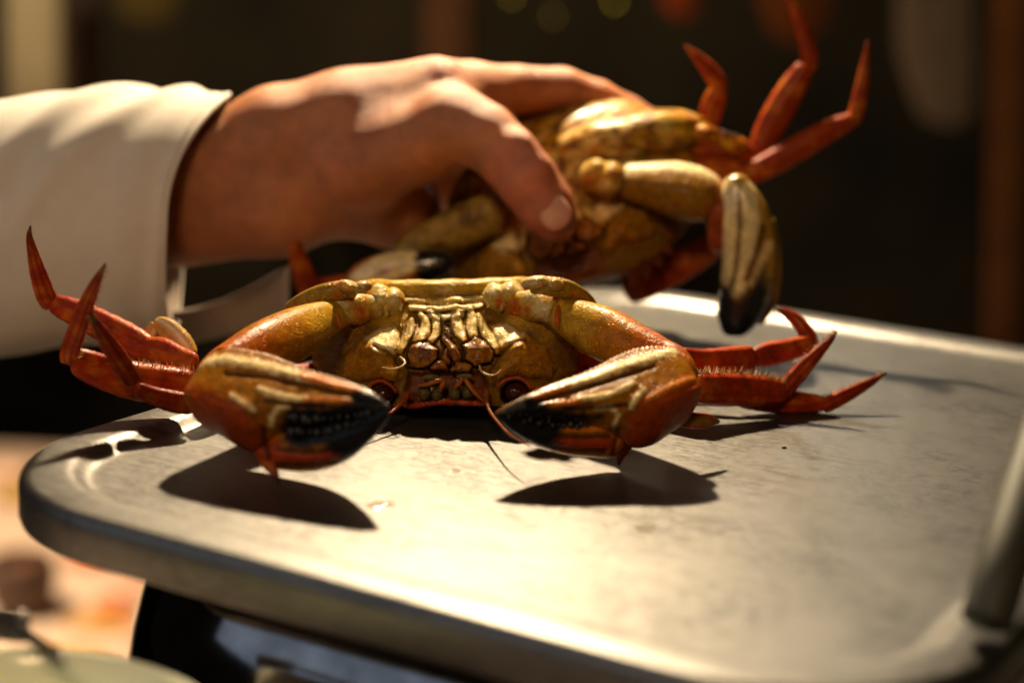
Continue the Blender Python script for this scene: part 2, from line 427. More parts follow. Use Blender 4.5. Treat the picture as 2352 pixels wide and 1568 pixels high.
# droplets and crumbs on the platform
WATER, nt, b = new_mat('water'); gl = nd(nt, 'ShaderNodeBsdfGlossy'); gl.inputs['Roughness'].default_value = .04
tr = nd(nt, 'ShaderNodeBsdfTransparent'); tr.inputs[0].default_value = (.97, .95, .92, 1); mx = nd(nt, 'ShaderNodeMixShader'); mx.inputs[0].default_value = .10
nt.links.new(tr.outputs[0], mx.inputs[1]); nt.links.new(gl.outputs[0], mx.inputs[2]); nt.links.new(mx.outputs[0], nt.nodes['Material Output'].inputs['Surface'])
def drop(px, py, rx, ry, h, label):
    c = G(px, py); n, m = 9, 28
    th = np.linspace(0, 2 * np.pi, m, endpoint=False)[None]; ph = np.linspace(0, 1, n)[:, None] * np.pi / 2
    wob = 1 + .16 * np.sin(th * 2 + px) + .1 * np.sin(th * 3 + py)
    X = np.cos(ph) * np.cos(th) * rx * wob; Y = np.cos(ph) * np.sin(th) * ry * wob; Z = (1 - np.cos(ph) ** 2) * h + 0 * th
    V = np.stack([c[0] + X, c[1] + Y, .004 + Z], -1).reshape(-1, 3)
    mesh('water_drop', V, grid_faces(n, m).tolist() + [list(range(m))[::-1]], WATER, label=label, cat='water drop', group='water drops on the steel platform')
drop(874, 1158, .36, .42, .05, 'largest water drop, between the two claw shadows')
drop(1048, 1081, .15, .2, .035, 'small water drop just in front of the crab, below its mouth')
drop(1294, 1172, .10, .14, .03, 'tiny water drop beside the shadow of the right claw')
drop(1482, 1212, .34, .36, .04, 'flat pale water drop alone in the front right of the platform')
V, f = blob_geo(1801, 1029, 0, 6, 2.5, .06); V = V + (G(1801, 1029) + np.array([0, 0, .03]) - V.mean(0))
mesh('crumb', V, f, simple('crumb_dark', (.03, .012, .006), .6), label='dark crumb lying on the steel right of the crab', cat='crumb')

# ------------------------------------------------ the crab on its back
crab = thing('crab', 'whole orange crab lying on its back on the steel platform with folded dark tipped claws', 'crab', (-2, 2, 0))

def paint(V, base, n=.5): 
    c = np.tile(np.array(base, float), (len(V), 1)); return c

# body shell: sections swept from side to side
def body_geo():
    n, m = 70, 64
    prof = np.array([(.9, .62), (.8, .95), (.9, 1.5), (1.1, 2.0), (1.7, 2.55), (2.6, 3.05), (3.3, 3.4), (4.3, 3.6), (5.5, 3.3), (6.2, 2.4), (6.0, 1.4), (4.9, .5), (3.2, .12), (1.7, .25)])
    tt = np.linspace(0, 1, m, endpoint=False); cl = np.vstack([prof, prof[:1]])
    pr = catmull(cl, tt); V = []
    for k in range(n):
        a = -1 + 2 * k / (n - 1); x = 4.35 * math.sin(a * math.pi / 2)
        w = max(math.cos(a * math.pi / 2), .02) ** .62
        sp = np.array([3.2, 1.7])
        q = sp + (pr - sp) * np.array([w, w ** .85])
        V.append(np.column_stack([np.full(m, x), q[:, 0], q[:, 1]]))
    V = np.array(V).reshape(-1, 3)
    return V, grid_faces(n, m).tolist() + [list(range(m))[::-1], [(n - 1) * m + j for j in range(m)]]
Vb, fb = body_geo()
yaw = math.radians(4); Rb = np.array([[math.cos(yaw), -math.sin(yaw), 0], [math.sin(yaw), math.cos(yaw), 0], [0, 0, 1]])
Vb = Vb @ Rb.T
Vb[:, 2] += Vb[:, 0] * math.tan(math.radians(1.6)); Vb[:, 0] -= 2.12
def c_body(V):
    p = proj(V); c = paint(V, (.20, .095, .006))
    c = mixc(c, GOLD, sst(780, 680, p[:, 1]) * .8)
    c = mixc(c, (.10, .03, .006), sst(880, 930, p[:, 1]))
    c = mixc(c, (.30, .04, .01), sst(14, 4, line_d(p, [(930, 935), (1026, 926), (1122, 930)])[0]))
    return c
Vb = Vb + (fbm(Vb, 1.6, 3) - .5)[:, None] * .10
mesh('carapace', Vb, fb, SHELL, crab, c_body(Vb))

def LB(name, ctrl, *a, **k): return limb(name, lean(ctrl), *a, **k)
def BB(name, px, py, Y, *a, **k): return blob(name, px, py, Y + dY(py) - .5 * np.clip((800 - py) / 90, 0, 1), *a, tilt=k.pop('tilt', .6), **k)
# top of the belly (ventral rim), with its wavy ridge
def c_rim(V):
    p = proj(V); c = paint(V, (.56, .33, .02))
    d, _ = line_d(p, [(870, 664), (925, 680), (985, 682), (1060, 680), (1120, 678), (1160, 655)])
    c = mixc(c, CREAM, sst(12, 3, d) * .75)
    c = mixc(c, (.62, .42, .16), sst(8, 3, line_d(p, [(1003, 664), (1017, 674), (1031, 664)])[0]))
    c = mixc(c, (.12, .06, .01), sst(6, 2, line_d(p, [(905, 700), (960, 690), (1010, 688), (1080, 689), (1130, 692)])[0]))
    return c
LB('abdomen', [(800, 666, 1.4, 12), (850, 662, 1.1, 20), (930, 664, .8, 22), (1018, 664, .75, 23), (1105, 662, .8, 23), (1190, 655, 1.1, 20), (1235, 653, 1.4, 12)], SHELL, crab, lambda V, s, t: c_rim(V), dr=1.6, n=80, m=36,
     mod=lambda u, t: 1 + .06 * np.sin(u * 38) * np.sin(t * 2 + 1))
def plate_geo(pts, Y, th, bulge):
    """irregular flat piece with real thickness, from outline points"""
    p = np.array(pts, float); ctr = p.mean(0); m = 40
    cl = np.vstack([p, p[:1]]); L = np.concatenate([[0], np.cumsum(np.linalg.norm(np.diff(cl, axis=0), axis=1))])
    q = np.linspace(0, L[-1], m, endpoint=False); ring = np.column_stack([np.interp(q, L, cl[:, k]) for k in (0, 1)])
    sm = (np.roll(ring, 1, 0) + ring * 2 + np.roll(ring, -1, 0)) / 4
    rows = []
    for k, (sc, dy) in enumerate(((1, th), (1.0, 0), (.97, -.06), (.9, -.12), (.75, -.15 - bulge * .4), (.5, -.15 - bulge * .8), (.2, -.15 - bulge), (.02, -.15 - bulge))):
        q = ctr + (sm - ctr) * sc; rows.append(np.array([P(a, b, Y + dy) for a, b in q]))
    V = np.vstack(rows); return V, grid_faces(len(rows), m).tolist() + [[(len(rows) - 1) * m + j for j in range(m)]]
# the reclined front: one relief, cut into its own plates
RIBS = [[(966, 722, 7), (974, 735, 12), (972, 760, 14), (958, 786, 9)], [(994, 720, 6), (1003, 737, 11), (1001, 760, 12), (984, 784, 7)], [(944, 732, 5), (938, 750, 11), (930, 778, 11), (918, 806, 7)],
        [(1052, 718, 6), (1048, 737, 11), (1054, 760, 13), (1064, 782, 8)], [(1080, 714, 7), (1083, 735, 14), (1084, 758, 15), (1092, 782, 9)], [(1098, 726, 6), (1110, 750, 11), (1126, 778, 12), (1142, 808, 8)]]
JAW_L = [(946, 792), (984, 784), (1002, 798), (1003, 820), (984, 844), (942, 840), (933, 814)]
JAW_R = [(1060, 794), (1090, 776), (1116, 784), (1137, 810), (1126, 832), (1094, 840), (1068, 824)]
PALP = [[(1026, 800, 6), (1024, 815, 10), (1020, 832, 12), (1012, 846, 8)], [(1020, 772, 6), (1032, 792, 10), (1044, 814, 12), (1052, 832, 10)], [(994, 846, 9), (1010, 840, 14), (1024, 846, 8)], [(1040, 846, 8), (1058, 840, 14), (1076, 842, 9)]]
CHEEK_L = [(876, 754), (910, 748), (922, 790), (910, 816), (914, 836), (926, 856), (910, 884), (880, 872), (850, 876), (822, 880), (786, 868), (790, 826), (824, 782)]
CHEEK_R = [(1126, 744), (1164, 738), (1212, 758), (1256, 796), (1282, 846), (1262, 872), (1216, 872), (1190, 864), (1160, 868), (1140, 878), (1128, 856), (1146, 828), (1142, 806), (1128, 780)]
CREAM_L = [(840, 776), (864, 756), (912, 748), (921, 788), (906, 812), (880, 806), (846, 796)]
CREAM_R = [(1126, 744), (1164, 738), (1206, 762), (1198, 780), (1160, 796), (1140, 800), (1128, 780)]
def face(parent, T, Yb, k=1.0, eyes=True):
    """T maps the face drawing to photograph points, Yb is its row, k its size"""
    xs = np.arange(718, 1338, 2.2); ys = np.arange(668, 934, 2.2)
    X, Y_ = np.meshgrid(xs, ys); p = np.stack([X.ravel(), Y_.ravel()], 1); n = len(p)
    q3 = np.column_stack([p / 60.0, np.zeros(n)]); p0 = p
    p = p + np.column_stack([fbm(q3, 1.1, 91) - .5, fbm(q3, 1.1, 92) - .5]) * 18 + np.column_stack([fbm(q3, 4, 93) - .5, fbm(q3, 4, 94) - .5]) * 4
    side = np.abs(p[:, 0] - 1027); roll = 3.1 * (1 - np.sqrt(np.clip(1 - (side / 312) ** 2.3, 0, 1)))
    h = np.zeros(n); part = np.zeros(n, int); col = np.tile(np.array([.20, .095, .008]), (n, 1))
    nz = fbm(q3, 1.0, 3); nf = fbm(q3, 6.0, 4); nh = (fbm(q3, 3.0, 5) - .5)
    col = mixc(col, (.50, .28, .02), sst(.35, .65, nz) * sst(800, 720, p[:, 1]))
    col = mixc(col, (.09, .03, .006), sst(6, 0, np.abs(p[:, 0] - 1027) - 12 + nh * 14) * sst(715, 735, p[:, 1]) * sst(800, 780, p[:, 1]) * .8)
    # cheeks
    for ch, cr, crease, soc in ((CHEEK_L, CREAM_L, [(862, 796), (888, 806), (905, 822), (912, 836)], [(846, 890), (858, 876), (880, 872), (906, 890)]),
                                (CHEEK_R, CREAM_R, [(1208, 776), (1180, 788), (1160, 802), (1148, 818)], [(1146, 886), (1164, 870), (1192, 866), (1214, 882)])):
        d = poly_sd(p, ch); h = h + .50 * (1 - np.exp(-np.clip(-d, 0, None) / 26)) * (d < 0); part[d < 0] = 1 if ch is CHEEK_L else 2
        m = sst(2, -6, d)
        c2 = mixc(np.tile(np.array([.40, .175, .008]), (n, 1)), (.52, .24, .012), sst(.4, .65, nz)); c2 = mixc(c2, (.26, .10, .008), sst(.5, .36, nf) * .6)
        c2 = mixc(c2, (.88, .68, .30), sst(7, -12, poly_sd(p, cr) + nh * 26)); c2 = mixc(c2, (.56, .12, .010), sst(18, 4, line_d(p, soc)[0] + nh * 12))
        col = mixc(0 + col, (0, 0, 0), m) + c2 * m[:, None]
        dc = line_d(p, crease)[0]; h = h - .09 * np.exp(-(dc / 4.5) ** 2) * (d < 0) + .05 * np.exp(-((dc - 10) / 6) ** 2) * (d < 0); col = mixc(col, (.10, .04, .006), sst(4.5, 1.5, dc) * (d < 0) * .8)
    d0 = np.minimum(np.abs(poly_sd(p, CHEEK_L)), np.abs(poly_sd(p, CHEEK_R))); h = h - .10 * np.exp(-(d0 / 5) ** 2)
    # sternum ridges across the top
    for pts, w, hh, c_ in (([(932, 690), (960, 692), (1000, 688), (1050, 690), (1100, 688), (1122, 684)], 9, .16, (.74, .50, .12)), ([(945, 706), (985, 708), (1020, 704), (1060, 708), (1104, 704)], 9, .17, (.84, .62, .22)), ([(990, 722), (1020, 726), (1056, 722)], 10, .14, (.62, .52, .28))):
        d, t = line_d(p, pts); d = d + nh * 5; r = np.sqrt(np.clip(1 - (d / w) ** 2, 0, 1)); h = h + hh * r; col = mixc(col, c_, sst(w, w * .6, d)); part[d < w] = 3
        h = h - .07 * np.exp(-((d - w - 2) / 3) ** 2)
    # ribs
    for i_, rb in enumerate(RIBS):
        pts = catmull(np.array(rb, float), np.linspace(0, 1, 14)); d, t = line_d(p, pts[:, :2]); w = np.interp(t, np.linspace(0, 1, 14), pts[:, 2])
        r = np.sqrt(np.clip(1 - (d / w) ** 2, 0, 1)); h = np.where(d < w, np.maximum(h, .07) + .11 * r + .03 * nh, h); h = h - .07 * np.exp(-((d - w - 1.5) / 2.5) ** 2)
        c_ = mixc(np.tile(np.array([.78, .56, .20]), (n, 1)), (.50, .22, .02), sst(.74, 1, t) * .8); c_ = mixc(c_, (.52, .34, .06), sst(.5, .64, nf) * .6)
        m = sst(w + 1, w - 3, d); col = col * (1 - m[:, None]) + c_ * m[:, None]; part[d < w] = 10 + i_
    # jaw feet and their palps
    for i_, J in enumerate((JAW_L, JAW_R)):
        d = poly_sd(p, J) + nh * 3; ins = d < 0
        h = np.where(ins, .20 + .07 * (1 - np.exp(-np.clip(-d, 0, None) / 4)) + .05 * nh, h); h = h - .14 * np.exp(-(np.clip(d, 0, None) / 3) ** 2) * (~ins)
        c_ = mixc(np.tile(np.array([.21, .065, .006]), (n, 1)), (.34, .13, .010), sst(.42, .66, nf)); c_ = mixc(c_, (.10, .03, .006), sst(.40, .28, fbm(q3, 4, 9)) * .8)
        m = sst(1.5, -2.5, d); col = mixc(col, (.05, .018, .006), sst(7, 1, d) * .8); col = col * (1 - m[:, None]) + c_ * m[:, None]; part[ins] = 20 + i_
    for i_, pl in enumerate(PALP):
        pts = catmull(np.array(pl, float), np.linspace(0, 1, 12)); d, t = line_d(p, pts[:, :2]); w = np.interp(t, np.linspace(0, 1, 12), pts[:, 2])
        r = np.sqrt(np.clip(1 - (d / w) ** 2, 0, 1)); h = np.where(d < w, .16 + .16 * r, h); h = h - .10 * np.exp(-((d - w - 1) / 2.5) ** 2) * (d > w)
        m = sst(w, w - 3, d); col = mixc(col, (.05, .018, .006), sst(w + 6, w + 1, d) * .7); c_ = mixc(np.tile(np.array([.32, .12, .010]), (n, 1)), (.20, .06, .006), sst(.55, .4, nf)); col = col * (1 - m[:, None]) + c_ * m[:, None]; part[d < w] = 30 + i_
    # mouth cavity and eye sockets sink in
    d = poly_sd(p, [(944, 852), (1000, 856), (1028, 850), (1060, 854), (1116, 848), (1124, 900), (1112, 932), (940, 934), (930, 900)]); m = sst(6, -10, d); h = h * (1 - m) - .22 * m; col = mixc(col, (.15, .035, .006), m); part[d < 0] = 4
    for ex, ey in ((882, 908), (1184, 902)) if eyes else ():
        d = np.hypot(p[:, 0] - ex, p[:, 1] - ey); m = sst(36, 26, d); h = h - .55 * m; col = mixc(col, (.04, .008, .004), m)
    h = h + nh * .03 + (nf - .5) * .025
    Yv = Yb + k * (.55 + dY(p[:, 1]) * (1 - .55 * sst(110, 290, side)) + roll - h)
    s_ = T(p0); V = np.array([P(a, b, y) for (a, b), y in zip(s_, Yv)])
    keep = np.where(p[:, 1] > 800, (side / 308) ** 3 + (np.clip(p[:, 1] - 770, 0, None) / 172) ** 3, (side / 306) ** 2.2 + (np.abs(p[:, 1] - 815) / 168) ** 2.6) < 1
    gf = grid_faces(len(ys), len(xs), False); gf = gf[keep[gf].all(1)]; fp_ = part[gf[:, 0]]
    NM = {0: 'front_plate', 1: 'cheek_plate', 2: 'cheek_plate', 3: 'sternum_plate', 4: 'mouth_frame'}
    for pid in np.unique(fp_):
        f_ = gf[fp_ == pid]; u_, inv = np.unique(f_, return_inverse=True)
        nm = NM.get(pid) or ('breast_rib' if pid < 20 else 'jaw_foot' if pid < 30 else 'jaw_palp')
        mesh(nm, V[u_], inv.reshape(-1, 4).tolist(), SMOOTH if pid >= 20 or pid == 4 else SHELL, parent, col[u_])
face(crab, lambda p: p, -.55)
# short hairs in the seams of the front
g = []
for (x0, y0, x1, y1, k_, L) in ((1012, 724, 1026, 790, 90, 9), (920, 735, 948, 752, 45, 10), (1100, 728, 1132, 740, 45, 10), (905, 800, 935, 850, 26, 8), (1118, 810, 1146, 850, 26, 8), (1200, 835, 1270, 866, 60, 8), (800, 830, 850, 868, 40, 7), (1040, 724, 1036, 790, 60, 8)):
    for _ in range(k_):
        t_ = rng.random(); x = x0 + (x1 - x0) * t_ + rng.normal(0, 4); y = y0 + (y1 - y0) * t_ + rng.normal(0, 4)
        sd = abs(x - 1027); Y = -.12 + float(dY(y)) * (1 - .55 * float(sst(110, 290, np.array([sd]))[0])) + 3.1 * (1 - math.sqrt(max(0, 1 - (sd / 312) ** 2.3)))
        a = rng.uniform(0, 6.28); g.append(cone_geo(P(x, y, Y + .1), P(x + math.cos(a) * L * .6, y - abs(math.sin(a)) * L, Y - .28), .011, 3))
V, f = join(g); mesh('hair_fringe', V, f, LEG, crab, paint(V, (.34, .20, .04)), kind='stuff')

# what sits in the mouth frame
for k, (x, y, rx, ry) in enumerate(((975, 900, 15, 19), (1004, 905, 14, 17), (1045, 901, 14, 18), (1074, 899, 14, 17), (990, 868, 20, 8), (1068, 866, 20, 8))):
    BB('mouth_lobe', x, y, -.12, rx, ry, .22, SMOOTH, crab, (.10, .075, .022) if k < 4 else (.20, .15, .06), bump=.05)
ANT = (.34, .10, .015)
LB('antennule', [(1020, 872, -.45, 4), (1000, 876, -.5, 6), (975, 884, -.5, 5), (958, 885, -.45, 2)], SMOOTH, crab, ANT, n=16, m=8)
LB('antennule', [(1020, 870, -.4, 5), (1016, 885, -.45, 6), (1010, 900, -.3, 4)], SMOOTH, crab, ANT, n=12, m=8)
LB('antennule', [(1064, 868, -.4, 4), (1054, 880, -.45, 6), (1044, 892, -.3, 4)], SMOOTH, crab, ANT, n=12, m=8)
LB('antennule', [(1066, 868, -.45, 5), (1080, 888, -.5, 6), (1094, 906, -.5, 4), (1112, 921, -.5, 2)], SMOOTH, crab, ANT, n=16, m=8)
# front edge of the carapace, toothed
LB('front_margin', [(926, 934, .15, 2), (950, 932, -.1, 7), (985, 927, -.2, 6), (1020, 922, -.25, 7), (1040, 923, -.25, 6), (1085, 926, -.2, 6), (1112, 926, -.1, 7), (1130, 924, .15, 2)], SMOOTH, crab, lambda V, s, t: mixc(paint(V, (.30, .035, .008)), (.45, .10, .02), sst(.5, .7, fbm(V, 7, 2))), n=90, m=14,
     mod=lambda u, t: 1 + .16 * np.sin(u * 120) * (np.cos(t) < 0))
# eye sockets and eyes
def socket(pts):
    q = catmull(np.array(pts, float), np.linspace(0, 1, 17))
    ctrl = [(x, y, -.12, 4.6 if 0 < k < 16 else 2) for k, (x, y) in enumerate(q)]
    V, f, s, t = limb_geo(lean(ctrl), 1.2, 70, 14, mod=lambda u, t: 1 + .22 * np.sin(u * 95))
    mesh('eye_socket', V, f, SMOOTH, crab, mixc(paint(V, (.38, .10, .010)), (.28, .035, .006), s))
socket([(842, 896), (856, 880), (878, 875), (902, 889), (912, 904)]); socket([(1141, 890), (1160, 873), (1190, 868), (1211, 880), (1222, 896)])
def eye(x, y):
    e = BB('eye', x, y, .32, 25, 20, .40, simple_eye, crab, (.045, .008, .004), n=20, m=28); return e
simple_eye = shell_mat('crab_eye', rough=.12, gran=2500, gstr=.05, coat=.8, speck=.1)
eye(882, 906); eye(1183, 900)
# antennae
LB('antenna', [(936, 900, -.2, 8), (930, 918, -.5, 6.5), (912, 936, -.9, 5), (890, 952, -1.4, 4), (850, 962, -2.2, 2.6), (781, 948, -3.4, 1.2)], SMOOTH, crab, (.30, .05, .01), n=60, m=10)
LB('antenna', [(1118, 893, -.2, 8), (1117, 915, -.6, 6.5), (1122, 938, -1.2, 4.5), (1140, 965, -2.4, 3.6), (1172, 998, -4.1, 2.8), (1222, 1027, -5.6, 1.6)], SMOOTH, crab, (.24, .06, .012), n=60, m=10)
# pale curved bristles beside the jaw feet
for pts in ([(918, 818, -.1, 3), (930, 832, -.4, 3.2), (922, 842, -.6, 2.6), (900, 847, -.6, 2), (876, 843, -.5, 1)], [(1101, 838, -.1, 3), (1106, 852, -.4, 3), (1122, 861, -.6, 2.6), (1138, 860, -.6, 2), (1152, 848, -.5, 1)]):
    LB('mouth_bristle', pts, SMOOTH, crab, (.70, .52, .28), n=30, m=8)

# shoulder joints of the claw arms and of the next pair of legs
def c_sh(V):
    c = paint(V, (.60, .37, .06)); f = fbm(V, 2.2, 6)
    c = mixc(c, (.74, .60, .28), sst(.5, .64, f)); return mixc(c, (.50, .11, .012), sst(.46, .32, f))
for b in ((900, 700, .9, 34, 36, .8, 60), (872, 692, .75, 34, 34, .75, 20), (1140, 690, .9, 34, 38, .8, -60), (1172, 684, .75, 36, 36, .75, -20)):
    BB('arm_joint', *b[:6], SHELL, crab, c_sh, rot=b[6], pw=.85, bump=.14, bf=1.7, n=36, m=48)
for pts in ([(860, 664, .7, 4), (892, 672, .45, 7), (915, 692, .35, 8), (922, 716, .45, 5)], [(1182, 652, .7, 4), (1150, 662, .45, 7), (1128, 684, .35, 8), (1120, 708, .45, 5)],
            [(842, 676, .5, 4), (870, 682, .3, 6), (886, 704, .25, 6), (890, 726, .4, 4)], [(1200, 668, .5, 4), (1172, 674, .3, 6), (1156, 696, .25, 6), (1150, 716, .4, 4)]):
    LB('joint_fold', pts, SHELL, crab, lambda V, s, t: mixc(c_sh(V), (.70, .52, .2), np.full(len(V), .35)), n=24, m=12, cap=(.2, .2))
def c_isch(V, s, t):
    c = c_sh(V); c = mixc(c, (.36, .20, .035), sst(.5, .2, np.sin(t) * .5 + .5) * 0)
    p = proj(V); c = mixc(c, (.42, .17, .02), sst(700, 745, p[:, 1]) * .8); return c
LB('arm_base', [(880, 706, .7, 28), (840, 708, .3, 34), (800, 714, -.1, 34), (764, 722, -.4, 33)], SHELL, crab, c_isch, n=36, m=32, cap=(.15, .05), mod=lambda u, t: 1 + .06 * np.sin(u * 14 + 1))
LB('arm_base', [(1165, 698, .7, 28), (1205, 700, .3, 34), (1245, 706, 0, 35), (1282, 714, -.2, 34)], SHELL, crab, c_isch, n=36, m=32, cap=(.15, .05), mod=lambda u, t: 1 + .06 * np.sin(u * 14 + 1))
for pts in ([(760, 694, -.75, 3), (768, 712, -.95, 7), (776, 735, -.95, 7), (782, 752, -.8, 4)], [(1288, 688, -.55, 3), (1284, 708, -.75, 7), (1280, 732, -.75, 7), (1282, 754, -.6, 4)]):
    LB('joint_seam', pts, SMOOTH, crab, (.46, .10, .012), n=20, m=10, cap=(.2, .2))

def c_arm(side):
    def f(V, s, t):
        p = proj(V); c = paint(V, (.50, .20, .006)); fz = fbm(V, 1.3, 21)
        up = sst(.2, 1, -np.cos(t) if side < 0 else -np.cos(t))
        c = mixc(c, (.52, .29, .02), sst(.5, .3, s))
        c = mixc(c, (.44, .085, .004), sst(.40, .85, s + (fz - .5) * .4) * .85)
        c = mixc(c, (.30, .11, .006), sst(.52, .36, fz) * .5)
        return c
    return f
arm_l = LB('claw_arm', [(775, 722, -.3, 33), (728, 742, -.9, 48), (668, 772, -1.9, 62), (600, 800, -3.1, 60), (540, 828, -4.1, 50), (500, 846, -4.7, 40)], SHELL, crab, c_arm(-1), dr=.95, n=80, m=48, cap=(.03, .08), pw=.9)
arm_r = LB('claw_arm', [(1278, 716, -.1, 34), (1330, 740, -.3, 52), (1392, 768, -.7, 62), (1452, 794, -1.2, 56), (1512, 818, -1.8, 46), (1550, 838, -2.3, 36)], SHELL, crab, c_arm(1), dr=.95, n=80, m=48, cap=(.03, .08), pw=.9)
LB('wrist', [(540, 800, -4.0, 26), (512, 834, -4.5, 40), (494, 868, -4.9, 46), (486, 905, -5.1, 34)], SHELL, arm_l, (.40, .10, .012), n=30, m=28)
LB('wrist', [(1500, 800, -1.8, 26), (1542, 824, -2.3, 38), (1560, 862, -2.7, 44), (1566, 905, -2.9, 34)], SHELL, arm_r, (.40, .10, .012), n=30, m=28)

# ---- the two claws: a facet above the beaded edge, a facet below it
CLAW_S = np.array([(1.0, -.18), (.72, .22), (.40, .52), (.08, .80), (-.10, .90), (-.24, .86), (-.55, .62), (-.86, .25), (-1.0, -.12), (-.85, -.55), (-.35, -.85), (.25, -.85), (.72, -.62), (.95, -.38)])
FING_S = np.array([(1.0, -.1), (.75, .4), (.3, .75), (-.1, .9), (-.5, .75), (-.85, .4), (-1.0, -.1), (-.8, -.6), (-.2, -.85), (.4, -.8), (.85, -.45)])
def flip(q): return q * np.array([-1, 1])
def beads(n, *defs):
    def f(u, t):
        R = 1 + 0 * u
        for (th, w, h, u0, u1) in defs:
            d = np.angle(np.exp(1j * (t - th))); env = sst(u0, u0 + .1, u) * sst(u1, u1 - .15, u)
            R = R + h * env * np.exp(-(d / w) ** 2) * (.55 + .45 * np.sin(u * n * 2 * np.pi))
        return R
    return f
B_ = lambda n: beads(n, (0.0, .10, .035, .04, .75), (.22, .07, .025, .04, .7), (1.78, .09, .05, .0, .45), (1.0, .09, .035, .25, .65))
def ridges(defs):
    def f(u, t):
        R = 1 + 0 * u
        for (th, w, h, u0, u1, nb) in defs:
            d = np.angle(np.exp(1j * (t - th)))
            env = sst(u0, u0 + .12, u) * sst(u1, u1 - .15, u)
            R = R + h * env * np.exp(-(d / w) ** 2) * (1 + .3 * np.sin(u * nb * 2 * np.pi))
        return R
    return f
def c_claw(V, base_low, axis_y, cream, orange, blackpoly, reds=(), gro=()):
    p = proj(V); fz = fbm(V, 1.5, 31); fh = (fbm(V, 6, 32) - .5)
    c = paint(V, (.34, .125, .004))
    c = mixc(c, (.26, .105, .005), sst(.5, .7, fz) * .6)
    lo = poly_sd(p, base_low); c = mixc(c, (.36, .05, .004), sst(22, -22, lo + fh * 60))
    for pts, w in cream:
        d, t = line_d(p, pts); c = mixc(c, (.88, .66, .30), sst(w, w * .35, d + fh * w * 1.2))
    for pts, w in orange:
        d, t = line_d(p, pts); c = mixc(c, (.66, .20, .02), sst(w, w * .4, d + fh * 6))
    for pts, w in reds:
        d, t = line_d(p, pts); c = mixc(c, (.42, .05, .010), sst(w, w * .4, d + fh * 6))
    for pts in gro: c = mixc(c, (.07, .022, .005), sst(9, 2, line_d(p, pts)[0] + fh * 5) * .85)
    b = poly_sd(p, blackpoly) + fh * 26
    return mixc(c, (.010, .010, .011), sst(16, -14, b))
def carver(ridge, furrow):
    def f(p, V):
        h = np.zeros(len(p)); wob = (fbm(V, 7, 77) - .5)
        for pts, w, a in ridge: h = h + a * np.exp(-((line_d(p, pts)[0] + wob * w) / w) ** 2) * (1 + .5 * np.sin(p[:, 0] * .9) * np.sin(p[:, 1] * .8))
        for pts, w, a in furrow: h = h - a * np.exp(-(line_d(p, pts)[0] / w) ** 2)
        return h
    return f
# left claw
L_low = [(430, 880), (500, 900), (560, 935), (600, 985), (640, 1010), (660, 1100), (560, 1080), (420, 960)]
L_cream = [([(466, 828), (520, 824), (580, 833), (640, 848), (700, 864)], 16), ([(598, 892), (620, 902), (660, 912), (700, 916)], 12), ([(532, 908), (556, 922), (584, 942)], 8), ([(624, 978), (626, 955), (640, 938), (662, 934)], 11)]
L_or = [([(700, 862), (760, 880), (820, 898), (868, 912)], 15), ([(700, 918), (750, 920), (800, 920)], 10)]
L_blk = [(642, 975), (658, 938), (700, 930), (760, 930), (800, 922), (815, 892), (850, 896), (910, 930), (905, 960), (850, 1020), (800, 1060), (772, 1044), (740, 1022), (690, 1030), (652, 1014)]
L_red = [([(640, 1046), (700, 1052), (770, 1048)], 20)]
L_gro = [[(520, 858), (620, 868), (720, 888), (820, 908)], [(610, 920), (680, 930), (740, 934)], [(606, 985), (608, 1020), (618, 1052)], [(640, 1032), (700, 1040), (780, 1034)], [(640, 1066), (700, 1070), (770, 1058)]]
L_cv = carver([(q, 9, .07) for q, w in L_cream + L_or], [(q, 7, .08) for q in L_gro])
cl = lambda V, s, t: c_claw(V, L_low, 0, L_cream, L_or, L_blk, L_red, L_gro)
claw_l = limb('claw', [(446, 895, -5.0, 60), (480, 898, -5.3, 88), (520, 903, -5.6, 102), (565, 920, -5.9, 113), (608, 930, -6.2, 112), (648, 920, -6.5, 88), (700, 914, -6.8, 64), (770, 918, -7.2, 50), (835, 924, -7.6, 33), (872, 930, -7.85, 16), (895, 936, -8.0, 5)], SMOOTH, crab, cl, carve=L_cv, dr=.95, n=220, m=110, cap=(.05, .01),
     flat=True, sect=flip(CLAW_S), mod=B_(46))
limb('movable_finger', [(588, 1030, -6.2, 14), (615, 1032, -6.4, 42), (660, 1026, -6.65, 56), (720, 1022, -6.95, 60), (780, 1006, -7.3, 54), (835, 985, -7.65, 32), (872, 958, -7.9, 18), (895, 939, -8.02, 5)], SMOOTH, claw_l, cl, carve=L_cv, dr=.85, n=120, m=70, cap=(.08, .01),
     sect=flip(FING_S), mod=beads(30, (.8, .12, .04, .1, .8), (4.6, .12, .04, .1, .8)))
limb('spine', [(600, 1045, -6.4, 17), (618, 1066, -6.75, 15), (632, 1088, -7.05, 9), (641, 1111, -7.2, 2)], SMOOTH, claw_l, lambda V, s, t: mixc(paint(V, (.34, .07, .012)), (.06, .02, .012), sst(.55, .9, s)), n=24, m=14)
